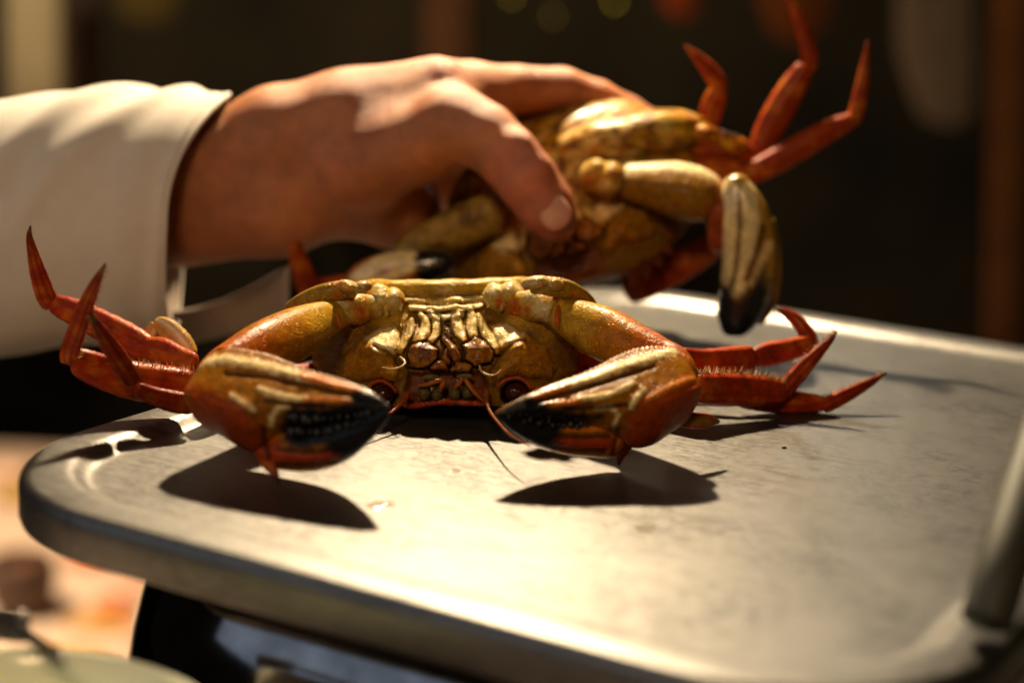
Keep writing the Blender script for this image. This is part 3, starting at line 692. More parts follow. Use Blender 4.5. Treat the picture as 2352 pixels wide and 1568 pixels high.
# right claw
R_low = [(1640, 860), (1585, 868), (1530, 890), (1470, 925), (1440, 960), (1420, 1000), (1400, 1070), (1480, 1080), (1640, 980)]
R_cream = [([(1544, 806), (1482, 824), (1422, 844), (1362, 866), (1300, 886)], 16), ([(1455, 878), (1420, 898), (1380, 908), (1330, 917)], 10), ([(1480, 894), (1462, 912), (1448, 936)], 9), ([(1372, 938), (1404, 934), (1421, 952), (1412, 974)], 10)]
R_or = [([(1300, 886), (1250, 903), (1218, 915)], 13), ([(1330, 920), (1290, 926), (1245, 930)], 10), ([(1300, 985), (1350, 986), (1390, 982)], 9), ([(1590, 868), (1540, 888), (1490, 915)], 10)]
R_blk = [(1120, 950), (1150, 936), (1216, 905), (1236, 915), (1262, 935), (1330, 945), (1385, 952), (1372, 966), (1300, 972), (1290, 990), (1275, 1024), (1230, 1034), (1170, 1000)]
R_red = [([(1286, 1018), (1340, 1022), (1400, 1018)], 22), ([(1310, 955), (1330, 960)], 6)]
R_gro = [[(1500, 842), (1420, 868), (1320, 896), (1220, 926)], [(1440, 930), (1380, 936), (1300, 940)], [(1420, 985), (1414, 1010), (1408, 1042)], [(1400, 1000), (1340, 1004), (1280, 1000)], [(1390, 1034), (1330, 1034), (1270, 1026)]]
R_cv = carver([(q, 9, .07) for q, w in R_cream + R_or], [(q, 7, .08) for q in R_gro])
cr = lambda V, s, t: c_claw(V, R_low, 0, R_cream, R_or, R_blk, R_red, R_gro)
claw_r = limb('claw', [(1592, 880, -3.0, 50), (1566, 884, -3.15, 84), (1530, 894, -3.4, 100), (1484, 912, -3.7, 112), (1440, 922, -4.0, 106), (1398, 916, -4.3, 80), (1340, 916, -4.7, 56), (1270, 926, -5.1, 43), (1205, 936, -5.5, 26), (1162, 945, -5.7, 14), (1136, 951, -5.8, 4)], SMOOTH, crab, cr, carve=R_cv, dr=.95, n=220, m=110, cap=(.05, .01),
     flat=True, sect=CLAW_S, mod=B_(46))
limb('movable_finger', [(1436, 1010, -3.9, 14), (1410, 1010, -4.1, 40), (1360, 1006, -4.45, 44), (1300, 1000, -4.8, 43), (1240, 988, -5.2, 36), (1190, 972, -5.5, 24), (1155, 958, -5.75, 11), (1137, 952, -5.83, 4)], SMOOTH, claw_r, cr, carve=R_cv, dr=.85, n=120, m=70, cap=(.08, .01),
     sect=FING_S, mod=beads(30, (.8, .12, .04, .1, .8), (4.6, .12, .04, .1, .8)))
limb('spine', [(1440, 1018, -3.6, 16), (1432, 1034, -3.7, 13), (1424, 1052, -3.75, 8), (1420, 1070, -3.8, 2)], SMOOTH, claw_r, lambda V, s, t: mixc(paint(V, (.34, .05, .012)), (.06, .02, .012), sst(.55, .9, s)), n=24, m=14)
# dark blunt teeth lining the gape
def teeth(line, parent, up, r0):
    g = []
    q = catmull(np.array(line, float), np.linspace(0, 1, 15))
    for k, (x, y, Y) in enumerate(q):
        r = r0 * (1 - .5 * k / 14) * rng.uniform(.45, 1.2); x += rng.uniform(-5, 5); y += rng.uniform(-4, 4)
        g.append(blob_geo(x, y + up * 2, Y, r, r * 1.15, r * pxcm(P(x, y, Y)) * 1.1, n=8, m=10))
    V, f = join(g); mesh('tooth_row', V, f, BLACK, parent, paint(V, (.018, .016, .013)))
teeth([(668, 960, -7.25), (740, 965, -7.5), (820, 955, -7.8), (872, 940, -8.0)], claw_l, -1, 13); teeth([(668, 992, -7.3), (740, 988, -7.55), (820, 970, -7.85), (872, 948, -8.0)], claw_l, 1, 13)
teeth([(1370, 958, -4.85), (1300, 958, -5.2), (1230, 955, -5.55), (1168, 951, -5.85)], claw_r, -1, 9); teeth([(1350, 972, -4.9), (1290, 972, -5.25), (1230, 966, -5.6), (1168, 955, -5.85)], claw_r, 1, 9)

# next pair of legs showing above the shoulders
def c_leg2(V, s, t):
    c = paint(V, (.34, .20, .022)); f = fbm(V, 3, 14); c = mixc(c, (.46, .12, .015), sst(.6, .75, f)); return mixc(c, (.55, .38, .10), sst(.35, .1, s))
l2 = limb('walking_leg', [(818, 668, 1.6, 16), (790, 666, 1.3, 22), (745, 676, 1.2, 25), (700, 694, 1.4, 24), (660, 716, 1.8, 18)], SHELL, crab, c_leg2, n=40, m=26, mod=lambda u, t: 1 + .08 * np.sin(u * 22) * sst(.35, .1, u))
r2 = limb('walking_leg', [(1218, 658, 1.6, 16), (1250, 656, 1.3, 22), (1296, 664, 1.3, 24), (1335, 682, 1.6, 20), (1365, 706, 2.2, 12)], SHELL, crab, c_leg2, n=40, m=26, mod=lambda u, t: 1 + .08 * np.sin(u * 22) * sst(.35, .1, u))
for b in ((800, 658, 1.1, 26, 15, .4, 15), (836, 656, 1.3, 20, 13, .4, 0), (1230, 648, 1.2, 34, 16, .4, -5), (1276, 652, 1.1, 20, 16, .4, 20)):
    blob('leg_joint', *b[:6], SHELL, crab, lambda V: mixc(c_sh(V), (.60, .30, .12), np.full(len(V), .3)), rot=b[6], bump=.15, bf=2.5)

# ---- walking legs
def c_red(tip=False, cream=False, dark=1.0):
    def f(V, s, t):
        z = fbm(V, 2.2, 41); c = paint(V, (.34, .030, .002)); c = mixc(c, (.44, .085, .004), sst(.5, .68, z)); c = mixc(c, (.24, .028, .008), sst(.45, .3, z) * .7)
        if tip: c = mixc(c, (.13, .02, .012), sst(.55, .95, s)); c = mixc(c, (.36, .22, .05), sst(.965, 1, s))
        if tip:
            fur = np.exp(-((np.abs(np.angle(np.exp(1j * (t - math.pi / 2)))) - .42) / .16) ** 2); c = mixc(c, (.09, .016, .006), fur * .75)
            c = mixc(c, (.14, .08, .02), sst(.86, .90, s) * .9); c = mixc(c, (.05, .03, .012), sst(.93, .99, s))
        if cream: c = mixc(c, (.50, .33, .06), np.full(len(V), .75)); c = mixc(c, (.8, .62, .4), np.exp(-((np.angle(np.exp(1j * (t - 1.1)))) / .3) ** 2))
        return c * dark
    return f
def groove(u, t):             # two furrows with a raised keel between them, fine wrinkles
    e = sst(0, .1, u) * sst(1, .82, u); R = 1 + .02 * np.sin(u * 60 + 3 * np.sin(t * 2))
    for c, w, h in ((math.pi / 2 - .42, .15, -.17), (math.pi / 2 + .42, .15, -.17), (math.pi / 2, .16, .05), (0, .14, .07), (math.pi, .14, .07)):
        R = R + h * e * np.exp(-(np.angle(np.exp(1j * (t - c))) / w) ** 2)
    return R
def bristle_row(parent, ctrl, side, n, length, col=(.30, .13, .02), jit=.5, r=.03):
    """stiff hairs along one edge of a leg segment"""
    C = np.array(ctrl, float); q = catmull(C, np.linspace(.04, .96, n)); g = []
    for k in range(n):
        k2 = min(k + 1, n - 1); k1 = max(k - 1, 0); d = q[k2, :2] - q[k1, :2]; d /= np.linalg.norm(d) + 1e-9
        nrm = np.array([-d[1], d[0]]) * side; L = length * rng.uniform(1 - jit, 1 + jit * .5)
        a = q[k, :2] + nrm * q[k, 3] * .92; b = a + nrm * L + d * L * rng.uniform(.1, .6)
        Y = q[k, 2] + rng.uniform(-.12, .12); g.append(cone_geo(P(a[0], a[1], Y), P(b[0], b[1], Y + rng.uniform(-.1, .1)), r, 4))
    V, f = join(g); mesh('bristle_fringe', V, f, LEG, parent, paint(V, col), kind='stuff')
def leg(segs, tip, fringe=(), **kw):
    """segs: first one is the leg itself, the others and the tip its sub-parts"""
    base = limb('walking_leg', segs[0], LEG, crab, c_red(**kw), dr=.7, n=40, m=28, cap=(.08, .08), mod=groove, pw=.9)
    for sg in segs[1:]: limb('leg_segment', sg, LEG, base, c_red(**kw), dr=.7, n=40, m=28, cap=(.1, .08), mod=groove, pw=.9)
    if tip: limb('leg_tip', tip, LEG, base, c_red(tip=True, **kw), dr=.6, n=60, m=28, cap=(.07, .005), mod=groove, pw=.9)
    for ctrl, side, n, L in fringe: bristle_row(base, ctrl, side, n, L)
# left side
legA_p = [(352, 808, 1.6, 24), (310, 786, 1.9, 33), (240, 750, 2.3, 33), (170, 716, 2.6, 29), (114, 694, 2.8, 22)]
leg([[(452, 836, .6, 22), (410, 822, 1.0, 26), (370, 806, 1.4, 30), (330, 798, 1.7, 22)], legA_p],
    [(124, 700, 2.8, 20), (108, 684, 2.7, 22), (92, 640, 2.4, 20), (78, 590, 2.0, 14), (68, 545, 1.6, 7.5), (70, 518, 1.4, 2)])
legB_p = [(452, 892, -1.79, 40), (380, 884, -2.01, 42), (300, 872, -2.30, 42), (220, 850, -2.69, 34), (165, 830, -2.99, 24)]
legB_t = [(160, 836, -3.20, 20), (160, 808, -3.30, 21), (178, 755, -3.70, 21), (202, 690, -4.10, 17), (222, 645, -4.40, 11), (243, 604, -4.60, 2)]
leg([legB_p, [(300, 855, -2.2, 20), (240, 840, -2.6, 24), (190, 826, -3.0, 24), (155, 818, -3.2, 18)]], legB_t, fringe=[(legB_t, 1, 34, 13), (legB_p, 1, 44, 15)])
legC_t = [(308, 884, -3.50, 16), (290, 852, -3.70, 22), (262, 808, -3.90, 21), (232, 760, -4.10, 14), (206, 716, -4.20, 3)]
leg([[(450, 930, -2.6, 22), (400, 922, -2.9, 24), (350, 908, -3.2, 20), (310, 888, -3.5, 14)]], legC_t, fringe=[(legC_t, -1, 30, 12)], dark=.62)  # whole leg colour scaled down to stand for the shadow on it
# folded swimming paddle, pale striped
limb('walking_leg', [(436, 826, 1.6, 24), (412, 790, 1.9, 30), (382, 755, 2.2, 24), (356, 736, 2.4, 12)], LEG, crab, c_red(cream=True), dr=.5, n=36, m=30, mod=groove)
limb('walking_leg', [(336, 798, 2.2, 12), (346, 768, 2.35, 16), (358, 742, 2.4, 12)], LEG, crab, c_red(cream=True), dr=.6, n=24, m=20)
# right side
R1_p = [(1722, 822, 3.6, 16), (1760, 814, 4.0, 26), (1815, 802, 4.6, 24), (1866, 786, 5.1, 20)]
leg([[(1560, 814, 2.4, 18), (1610, 826, 2.7, 24), (1670, 828, 3.0, 30), (1735, 820, 3.6, 28)], R1_p],
    [(1862, 796, 5.1, 18), (1856, 772, 5.2, 18), (1832, 738, 5.4, 14), (1802, 716, 5.6, 9), (1777, 705, 5.8, 2)])
R2_m = [(1590, 892, 1.0, 34), (1650, 893, 1.8, 36), (1720, 896, 2.5, 35), (1784, 900, 3.0, 28), (1806, 902, 3.2, 16)]
R2_t = [(1796, 908, 3.0, 14), (1812, 884, 3.2, 19), (1845, 846, 3.5, 18), (1885, 804, 3.8, 12), (1910, 778, 3.95, 6), (1923, 759, 4.0, 1.5)]
leg([R2_m], R2_t, fringe=[(R2_m, -1, 60, 19), (R2_t, -1, 30, 15)])
R3_p = [(1690, 920, 3.0, 14), (1760, 922, 3.4, 23), (1830, 925, 3.7, 25), (1896, 928, 3.9, 18)]
R3_t = [(1886, 936, 3.8, 14), (1906, 926, 3.9, 17), (1950, 904, 4.2, 15), (2000, 878, 4.6, 9), (2038, 855, 5.0, 1.5)]
leg([R3_p], R3_t, fringe=[(R3_t, -1, 34, 11), (R3_p, -1, 22, 10)])
limb('walking_leg', [(1540, 972, -3.6, 5), (1580, 966, -3.2, 17), (1620, 966, -2.8, 17), (1654, 968, -2.4, 4)], LEG, crab, lambda V, s, t: mixc(paint(V, (.22, .11, .015)), RED, sst(.3, .9, np.abs(np.cos(t)))), dr=.35, n=30, m=24)

# inner leg segments that run under the arms to the body
for ctrl in ([(1318, 815, 3.2, 22), (1450, 850, 2.8, 26), (1575, 828, 2.4, 22)], [(1310, 860, 3.0, 26), (1450, 885, 2.2, 30), (1605, 892, 1.1, 32)], [(1300, 890, 3.2, 18), (1500, 908, 3.1, 20), (1705, 920, 3.0, 15)],
             [(720, 884, 3.2, 18), (610, 892, 2.0, 20), (465, 846, .7, 20)], [(735, 855, 3.0, 26), (600, 878, 1.0, 32), (465, 890, -1.9, 36)], [(730, 885, 3.0, 20), (600, 912, .4, 24), (460, 928, -2.5, 22)]):
    limb('leg_base', ctrl, LEG, crab, c_red(), dr=.8, n=30, m=24, cap=(.08, .08))

# ------------------------------------------------ the hand holding a second crab
def hand_sdf():
    pr = []
    def cap(a, b, ra, rb=None):
        A, B = P(*a), P(*b); rb = ra if rb is None else rb
        pr.append((A, B, ra * pxcm(A), rb * pxcm(B)))
    # forearm and wrist: two bones' worth of volume
    cap((120, 430, 14), (470, 374, 14), 100, 100); cap((470, 374, 14), (640, 310, 14), 100, 104); cap((640, 310, 14), (800, 282, 14), 104, 106)
    cap((120, 550, 14), (640, 482, 14), 110, 98); cap((640, 482, 14), (800, 430, 14.5), 98, 104)
    cap((200, 470, 14), (780, 370, 14.5), 125, 116)
    # metacarpals and palm
    cap((790, 278, 14.3), (1005, 240, 14), 112, 104)
    cap((800, 330, 15.5), (985, 268, 16.2), 112, 98)
    cap((800, 390, 16.5), (960, 320, 18.2), 108, 86); cap((800, 420, 16.8), (930, 400, 19.6), 106, 78)
    cap((790, 420, 14.5), (915, 480, 15.2), 104, 98)
    # thumb
    cap((830, 380, 12.8), (1056, 292, 11.8), 110, 86)
    n1 = len(pr)
    fingers = [[(1036, 286, 11.8, 86), (1112, 314, 11.2, 77), (1168, 362, 10.7, 72), (1212, 415, 10.3, 70), (1250, 470, 10.2, 66), (1274, 508, 10.3, 54)],
               [(1005, 240, 14, 102), (1080, 226, 15, 86), (1180, 206, 16.0, 56), (1292, 206, 16.8, 50), (1370, 230, 17.2, 46), (1440, 262, 17.6, 42), (1528, 306, 17.8, 36)],
               [(985, 262, 16.2, 92), (1150, 268, 17.6, 54), (1300, 272, 18.4, 45), (1400, 312, 18.8, 42), (1470, 390, 18.2, 38)],
               [(960, 315, 18.2, 84), (1120, 340, 20.4, 60), (1270, 390, 20.6, 46), (1370, 450, 19.6, 40)],
               [(930, 395, 19.6, 74), (1060, 440, 21.0, 52), (1180, 500, 20.6, 42), (1260, 560, 19.6, 36)]]
    gr = [list(range(n1))]
    for fg in fingers:
        g = []
        for a, b in zip(fg[:-1], fg[1:]): g.append(len(pr)); cap(a[:3], b[:3], a[3], b[3])
        gr.append(g)
    bumps = [((1015, 168, 13.2), 22), ((1215, 352, 9.9), 22), ((1240, 385, 9.6), 18), ((1198, 322, 10.0), 16)]
    def d(X):
        X = X.astype(np.float64); out = None
        def smin(a, b, k):
            h = np.clip(.5 + .5 * (b - a) / k, 0, 1); return b + (a - b) * h - k * h * (1 - h)
        for gi, g in enumerate(gr):
            dg = None
            for i in g:
                A, B, ra, rb = pr[i]; ab = B - A; t = np.clip(((X - A) @ ab) / (ab @ ab), 0, 1)
                e = np.linalg.norm(X - A - t[:, None] * ab, axis=1) - (ra + (rb - ra) * t)
                dg = e if dg is None else smin(dg, e, .9 if gi == 0 else .22)
            out = dg if out is None else smin(out, dg, .38)
        for a_, b_, r_ in (((780, 180, 13.8), (1000, 152, 13.8), 12), ((800, 222, 13.2), (1000, 204, 13.0), 9)):
            A, B = P(*a_), P(*b_); ab = B - A; t = np.clip(((X - A) @ ab) / (ab @ ab), 0, 1)
            out = smin(out, np.linalg.norm(X - A - t[:, None] * ab, axis=1) - r_ * pxcm(A), .5)
        for c, r in bumps:
            C_ = P(*c); e = np.linalg.norm(X - C_, axis=1) - r * pxcm(C_); out = smin(out, e, .55)
        p = proj(X)
        # creases over the thumb joint and between thumb root and palm
        for pts, w, dp in (([(1186, 350), (1140, 392)], 7, .05), ([(1204, 372), (1158, 412)], 7, .05), ([(1222, 398), (1172, 432)], 6, .04), ([(900, 420), (960, 450), (1030, 440), (1080, 410)], 22, .12)):
            out = out + dp * np.exp(-(line_d(p, pts)[0] / w) ** 2) * (X[:, 1] < 13)
        return out
    return d
Vh, fh = surface_nets(hand_sdf(), (-17.5, 5.5, 2), (11.5, 25.5, 16), .17)
for _ in range(2):           # light smoothing
    acc = np.zeros_like(Vh); cnt = np.zeros(len(Vh))
    for a, b in ((0, 1), (1, 2), (2, 3), (3, 0)):
        np.add.at(acc, fh[:, a], Vh[fh[:, b]]); np.add.at(acc, fh[:, b], Vh[fh[:, a]]); np.add.at(cnt, fh[:, a], 1); np.add.at(cnt, fh[:, b], 1)
    Vh = .4 * Vh + .6 * acc / cnt[:, None]
def c_skin(V):
    p = proj(V); c = paint(V, (.46, .175, .07)); f = fbm(V, .8, 51)
    c = mixc(c, (.40, .12, .045), sst(.45, .65, f) * .5)
    c = mixc(c, (.50, .16, .09), sst(130, 40, line_d(p, [(1200, 420), (1280, 520)])[0]) * .8)
    c = mixc(c, (.52, .20, .12), sst(60, 10, line_d(p, [(1000, 160), (1080, 240), (1112, 262)])[0]) * .6)
    return c
person = mesh('person', Vh, fh, SKIN, None, c_skin(Vh), label='person in a white sleeve, only forearm and hand visible, gripping a second crab', cat='person')
# thumb nail
na = np.array([P(1268, 488, 10.2)])[0]
V, f = blob_geo(1270, 484, 9.33, 37, 46, .24, rot=-36, n=20, m=30, pw=.75)
mesh('thumb_nail', V, f, SKIN, person, paint(V, (.66, .34, .25)))

# sleeve: a wide cotton tube, open at the wrist
def sleeve():
    n, m = 120, 96; t = np.linspace(0, 1, n); th = np.linspace(0, 2 * np.pi, m, endpoint=False)
    ctl = catmull(np.array([(-420, 560, 300), (-200, 555, 312), (0, 528, 300), (150, 505, 296), (300, 500, 287), (390, 494, 280), (426, 490, 276)], float), t)
    V = []
    for shell in (0, -1):
        rows = []
        for k in (range(n) if shell == 0 else range(n - 1, -1, -1)):
            x, y, h = ctl[k]; row = []
            u = t[k]
            fold = (15 * np.exp(-((np.angle(np.exp(1j * (th - 2.2 + 4.2 * (u - .62)))) / .22) ** 2)) * sst(.35, .5, np.full(m, u)) * sst(1.0, .85, np.full(m, u))
                    + 17 * np.exp(-((np.angle(np.exp(1j * (th - 2.3 + 4.4 * (u - .44)))) / .25) ** 2)) * sst(.25, .4, np.full(m, u)) * sst(.95, .7, np.full(m, u))
                    + 4 * np.sin(th * 2 + u * 14) * np.sin(u * 17) * sst(1, .8, np.full(m, u)))
            hem = -5 * math.exp(-((u - .955) / .008) ** 2); hh = h + hem + fold + (-9 if shell else 0)
            for j in range(m):
                sj = math.sin(th[j]); slant = (100 * max(sj, 0) ** 2.5 - 14 * max(-sj, 0) - 34 * max(math.cos(th[j]), 0)) * u ** 3
                c0 = P(x + slant, y, 14.0); kk = pxcm(c0)
                row.append(c0 + np.array([0, 0, 1]) * math.sin(th[j]) * hh[j] * kk + np.array([0, 1, 0]) * math.cos(th[j]) * hh[j] * .80 * kk)
            rows.append(row)
        V += rows
    V = np.array(V).reshape(-1, 3); return V, grid_faces(2 * n, m).tolist()
V, f = sleeve(); slv = mesh('sleeve', V, f, SLEEVE, person)
slv.data.materials.append(SHADED_COTTON); slv.data.polygons.foreach_set('material_index', np.array([1 if k // 96 >= 121 else 0 for k in range(len(slv.data.polygons))], dtype=np.int32))  # inner shell takes the darkened cloth, so it looks shaded
# unbuttoned cuff flap hanging under the wrist
def flap():
    n, m = 24, 12; rows = []
    for off in (0, .16):
        for k in range(n):
            u = k / (n - 1); x = 395 + 262 * u; top = 712 - 104 * u ** 1.8; bot = 800 - 58 * u
            Y = 14.5 + 2.2 * math.sin(u * 2.2) - 2.6 * u ** 6
            rows.append([P(x + (8 if j < m - 1 and k == n - 1 else 0), top + (bot - top) * j / (m - 1), Y + off + .5 * (j / (m - 1)) ** 2) for j in range(m)])
    V = np.array(rows).reshape(-1, 3); F1 = grid_faces(n, m, False); F2 = F1 + n * m
    F_ = F1.tolist() + F2.tolist()
    e = [(k * m, (k + 1) * m) for k in range(n - 1)] + [(k * m + m - 1, (k + 1) * m + m - 1) for k in range(n - 1)] + [(j, j + 1) for j in range(m - 1)] + [((n - 1) * m + j, (n - 1) * m + j + 1) for j in range(m - 1)]
    return V, F_ + [[a, b, b + n * m, a + n * m] for a, b in e]
V, f = flap(); mesh('cuff', V, f, SHADED_COTTON, person)  # flap uses the same cloth with shade in its colour

# ------------------------------------------------ second crab, belly to the camera
crab2 = thing('crab', 'second crab held up in the hand behind, its cream claw with black tip dangling', 'crab', P(1280, 640, 14.5))
def c2_body(V):
    p = proj(V); f = fbm(V, 1.2, 61); g = fbm(V, 3, 62)
    c = paint(V, (.24, .135, .018)); c = mixc(c, (.42, .21, .008), sst(.4, .62, f))
    top = line_d(p, [(1240, 320), (1431, 262), (1540, 268)])[0]; c = mixc(c, (.50, .25, .007), sst(110, 30, top))
    c = mixc(c, (.72, .54, .20), sst(.5, .66, g) * sst(150, 60, line_d(p, [(1290, 400), (1440, 300)])[0]) * .7)
    c = mixc(c, (.08, .03, .005), sst(.52, .36, g) * .85); c = mixc(c, (.40, .09, .008), sst(.55, .7, fbm(V, 2.2, 63)) * .6)
    return c
def part2(name, V, f, col, mat=SHELL, parent=None, **kw): return mesh(name, V, f, mat, parent or crab2, col, **kw)
V, f = blob_geo(1325, 455, 15.6, 300, 205, 2.2, rot=-18, n=50, m=80, pw=.9, bump=.05, bf=.8); part2('carapace', V, f, c2_body(V))
V, f = blob_geo(1425, 330, 15.6, 205, 66, 1.9, rot=-11, n=36, m=60, pw=.85, bump=.08, bf=1.2); part2('abdomen', V, f, c2_body(V))
_ca, _sa = math.cos(math.radians(15.4)) * .88, math.sin(math.radians(15.4)) * .88
def T2(p): d = p - np.array([1022, 688]); return np.column_stack([1257 + d[:, 0] * _ca + d[:, 1] * _sa, 445 - d[:, 0] * _sa + d[:, 1] * _ca])
face(crab2, T2, 11.6, .95, False)
# spiny front corner of the shell
spn = []
for (a, b) in (((1500, 520), (1556, 552)), ((1510, 550), (1548, 588)), ((1500, 575), (1522, 622)), ((1478, 590), (1490, 648)), ((1455, 610), (1452, 668))):
    spn.append(cone_geo(P(a[0], a[1], 13.9), P(b[0], b[1], 13.4), .36, 10))
V, f = join(spn); part2('shell_teeth', V, f, paint(V, (.48, .12, .016)))
# arm, joint and dangling claw on the right
def c_pale(V, s=None, t=None):
    f_ = fbm(V, 2, 66); c = paint(V, (.44, .25, .03)); c = mixc(c, (.62, .43, .12), sst(.45, .65, f_)); return mixc(c, (.42, .13, .02), sst(.42, .28, f_))
for b in ((1368, 404, 13.0, 38, 40, .8, 0), (1402, 412, 12.8, 34, 42, .8, 10)):
    V, f = blob_geo(*b[:6], rot=b[6], n=26, m=36, bump=.12, bf=2); part2('arm_joint', V, f, c_pale(V))
def c_arm2(V, s, t):
    p = proj(V); c = paint(V, (.30, .14, .010)); d = line_d(p, [(1430, 380), (1530, 362), (1610, 376), (1670, 402)])[0]
    c = mixc(c, (.80, .66, .34), sst(34, 14, d)); return mixc(c, (.34, .07, .012), sst(.7, 1, s) * .8)
V, f, s, t = limb_geo([(1425, 418, 12.9, 40), (1480, 422, 12.8, 50), (1550, 434, 12.6, 64), (1610, 450, 12.4, 62), (1658, 468, 12.3, 40)], .9, 50, 44, cap=(.06, .1), sect=flip(FING_S)); arm2 = part2('claw_arm', V, f, c_arm2(V, s, t))
V, f, s, t = limb_geo([(1600, 470, 12.8, 20), (1640, 470, 12.4, 40), (1668, 500, 12.2, 48), (1660, 580, 12.4, 34)], .8, 30, 28); part2('wrist', V, f, paint(V, (.36, .07, .012)), parent=arm2)
def c_claw2(V, s, t):
    p = proj(V); c = paint(V, (.40, .22, .03)); fh = (fbm(V, 4, 5) - .5)
    c = mixc(c, (.78, .62, .28), sst(26, 16, line_d(p, [(1672, 430), (1674, 520), (1672, 640)])[0] + fh * 10))
    c = mixc(c, (.78, .62, .28), sst(27, 17, line_d(p, [(1716, 440), (1724, 520), (1708, 600), (1690, 660)])[0] + fh * 10))
    c = mixc(c, (.70, .52, .20), sst(13, 6, line_d(p, [(1768, 560), (1745, 610), (1728, 650)])[0]))
    c = mixc(c, (.16, .08, .012), sst(8, 3, line_d(p, [(1696, 430), (1700, 520), (1690, 620), (1680, 660)])[0]))
    c = mixc(c, (.14, .06, .01), sst(12, 4, line_d(p, [(1752, 520), (1738, 580), (1716, 640)])[0]))
    b = poly_sd(p, [(1620, 640), (1672, 650), (1690, 690), (1712, 676), (1730, 650), (1756, 610), (1768, 690), (1790, 700), (1780, 800), (1600, 800)]) + fh * 22
    return mixc(c, (.008, .008, .009), sst(16, -14, b))
V, f, s, t = limb_geo([(1688, 400, 12.2, 20), (1694, 436, 12.1, 38), (1710, 495, 12.0, 57), (1722, 565, 12.0, 64), (1718, 635, 12.0, 62), (1704, 695, 12.0, 56), (1684, 740, 11.9, 44), (1664, 768, 11.8, 16)], .8, 110, 70, cap=(.05, .10), mod=ridges([(.5, .2, .05, .05, .9, 8), (2.4, .2, .05, .05, .9, 8), (1.5, .12, -.05, .1, .8, 1)]))
cw2 = part2('claw', V, f, c_claw2(V, s, t), mat=BLACK)
V, f, s, t = limb_geo([(1748, 500, 12.5, 30), (1766, 570, 12.5, 26), (1772, 640, 12.5, 22), (1762, 700, 12.5, 18), (1740, 745, 12.4, 10)], .9, 50, 30); part2('movable_finger', V, f, mixc(c_claw2(V, s, t), (.28, .08, .015), sst(.3, .8, s) * .7), parent=cw2)
for (x, y, rx, ry, rot) in ((1470, 288, 46, 22, -8), (1545, 292, 46, 24, 4), (1615, 308, 44, 24, 12), (1680, 330, 40, 24, 20)):
    V, f = blob_geo(x, y, 15.2, rx, ry, .8, rot=rot, n=22, m=32, bump=.12, bf=1.8); part2('leg_joint', V, f, mixc(mixc(paint(V, (.56, .17, .008)), (.62, .36, .03), sst(.45, .65, fbm(V, 2, 15))), (.22, .05, .006), sst(.45, .3, fbm(V, 2.5, 16))))
# red legs fanning out to the upper right
def leg2(segs):
    base = None
    for k, sg in enumerate(segs):
        V, f, s, t = limb_geo(sg, .65, 36, 24, cap=(.08, .04 if k < len(segs) - 1 else .005), mod=groove)
        c = paint(V, (.28, .034, .003)); z = fbm(V, 1.6, 71); c = mixc(c, (.40, .095, .005), sst(.5, .7, z)); c = mixc(c, (.24, .03, .008), sst(.45, .3, z) * .6)
        o = part2('walking_leg' if base is None else ('leg_tip' if k == len(segs) - 1 else 'leg_segment'), V, f, c, mat=LEG, parent=base); base = base or o
leg2([[(1420, 300, 16.2, 30), (1500, 292, 16.3, 30), (1580, 298, 16.4, 28), (1640, 318, 16.4, 24)], [(1622, 318, 16.2, 22), (1630, 270, 16.2, 25), (1644, 225, 16.2, 24), (1652, 198, 16.2, 16)], [(1660, 212, 16.1, 16), (1640, 176, 16.1, 19), (1608, 138, 16.1, 13), (1572, 104, 16.1, 2)]])
leg2([[(1560, 318, 15.4, 30), (1630, 330, 15.4, 36), (1690, 350, 15.4, 34), (1730, 372, 15.4, 26)], [(1740, 362, 15.6, 24), (1766, 300, 15.8, 31), (1806, 226, 16.0, 31), (1852, 150, 16.2, 22)], [(1860, 166, 16.3, 16), (1858, 120, 16.4, 19), (1836, 50, 16.6, 14), (1812, 0, 16.8, 8), (1796, -40, 16.9, 2)]])
leg2([[(1590, 390, 14.8, 30), (1650, 392, 14.8, 34), (1710, 400, 14.8, 28)], [(1706, 410, 14.7, 24), (1790, 366, 14.9, 28), (1880, 314, 15.1, 27), (1966, 272, 15.3, 18)], [(1956, 290, 15.3, 15), (1972, 240, 15.4, 17), (1984, 165, 15.6, 11), (1993, 94, 15.8, 2)]])
leg2([[(1430, 668, 15.6, 34), (1500, 640, 15.5, 38), (1580, 600, 15.4, 34), (1650, 560, 15.3, 26)], [(1640, 580, 15.3, 22), (1652, 520, 15.2, 24), (1662, 450, 15.2, 20), (1670, 410, 15.2, 14)]])
# left claw and legs half hidden behind the first crab
V, f, s, t = limb_geo([(1150, 480, 12.8, 48), (1060, 520, 12.8, 50), (980, 556, 12.7, 42), (910, 590, 12.6, 30)], .8, 40, 30); arm3 = part2('claw_arm', V, f, mixc(paint(V, (.36, .22, .04)), (.16, .08, .014), sst(.5, .3, fbm(V, 2, 9))))
def c_claw3(V, s, t):
    p = proj(V); c = mixc(paint(V, (.36, .10, .015)), (.74, .58, .26), sst(24, 12, line_d(p, [(820, 640), (870, 604), (950, 584)])[0])); c = mixc(c, (.74, .58, .26), sst(14, 6, line_d(p, [(860, 650), (950, 612)])[0]))
    return mixc(c, (.010, .010, .011), sst(948, 962, p[:, 0] + (fbm(V, 4, 5) - .5) * 24))
V, f, s, t = limb_geo([(800, 690, 11.6, 30), (840, 650, 11.4, 48), (900, 624, 11.2, 46), (970, 612, 11.0, 38), (1020, 602, 10.9, 24), (1042, 598, 10.9, 6)], .75, 60, 40, mod=ridges([(.4, .2, .06, .05, .9, 8), (1.3, .2, .06, .05, .9, 8)])); part2('claw', V, f, c_claw3(V, s, t), mat=BLACK)
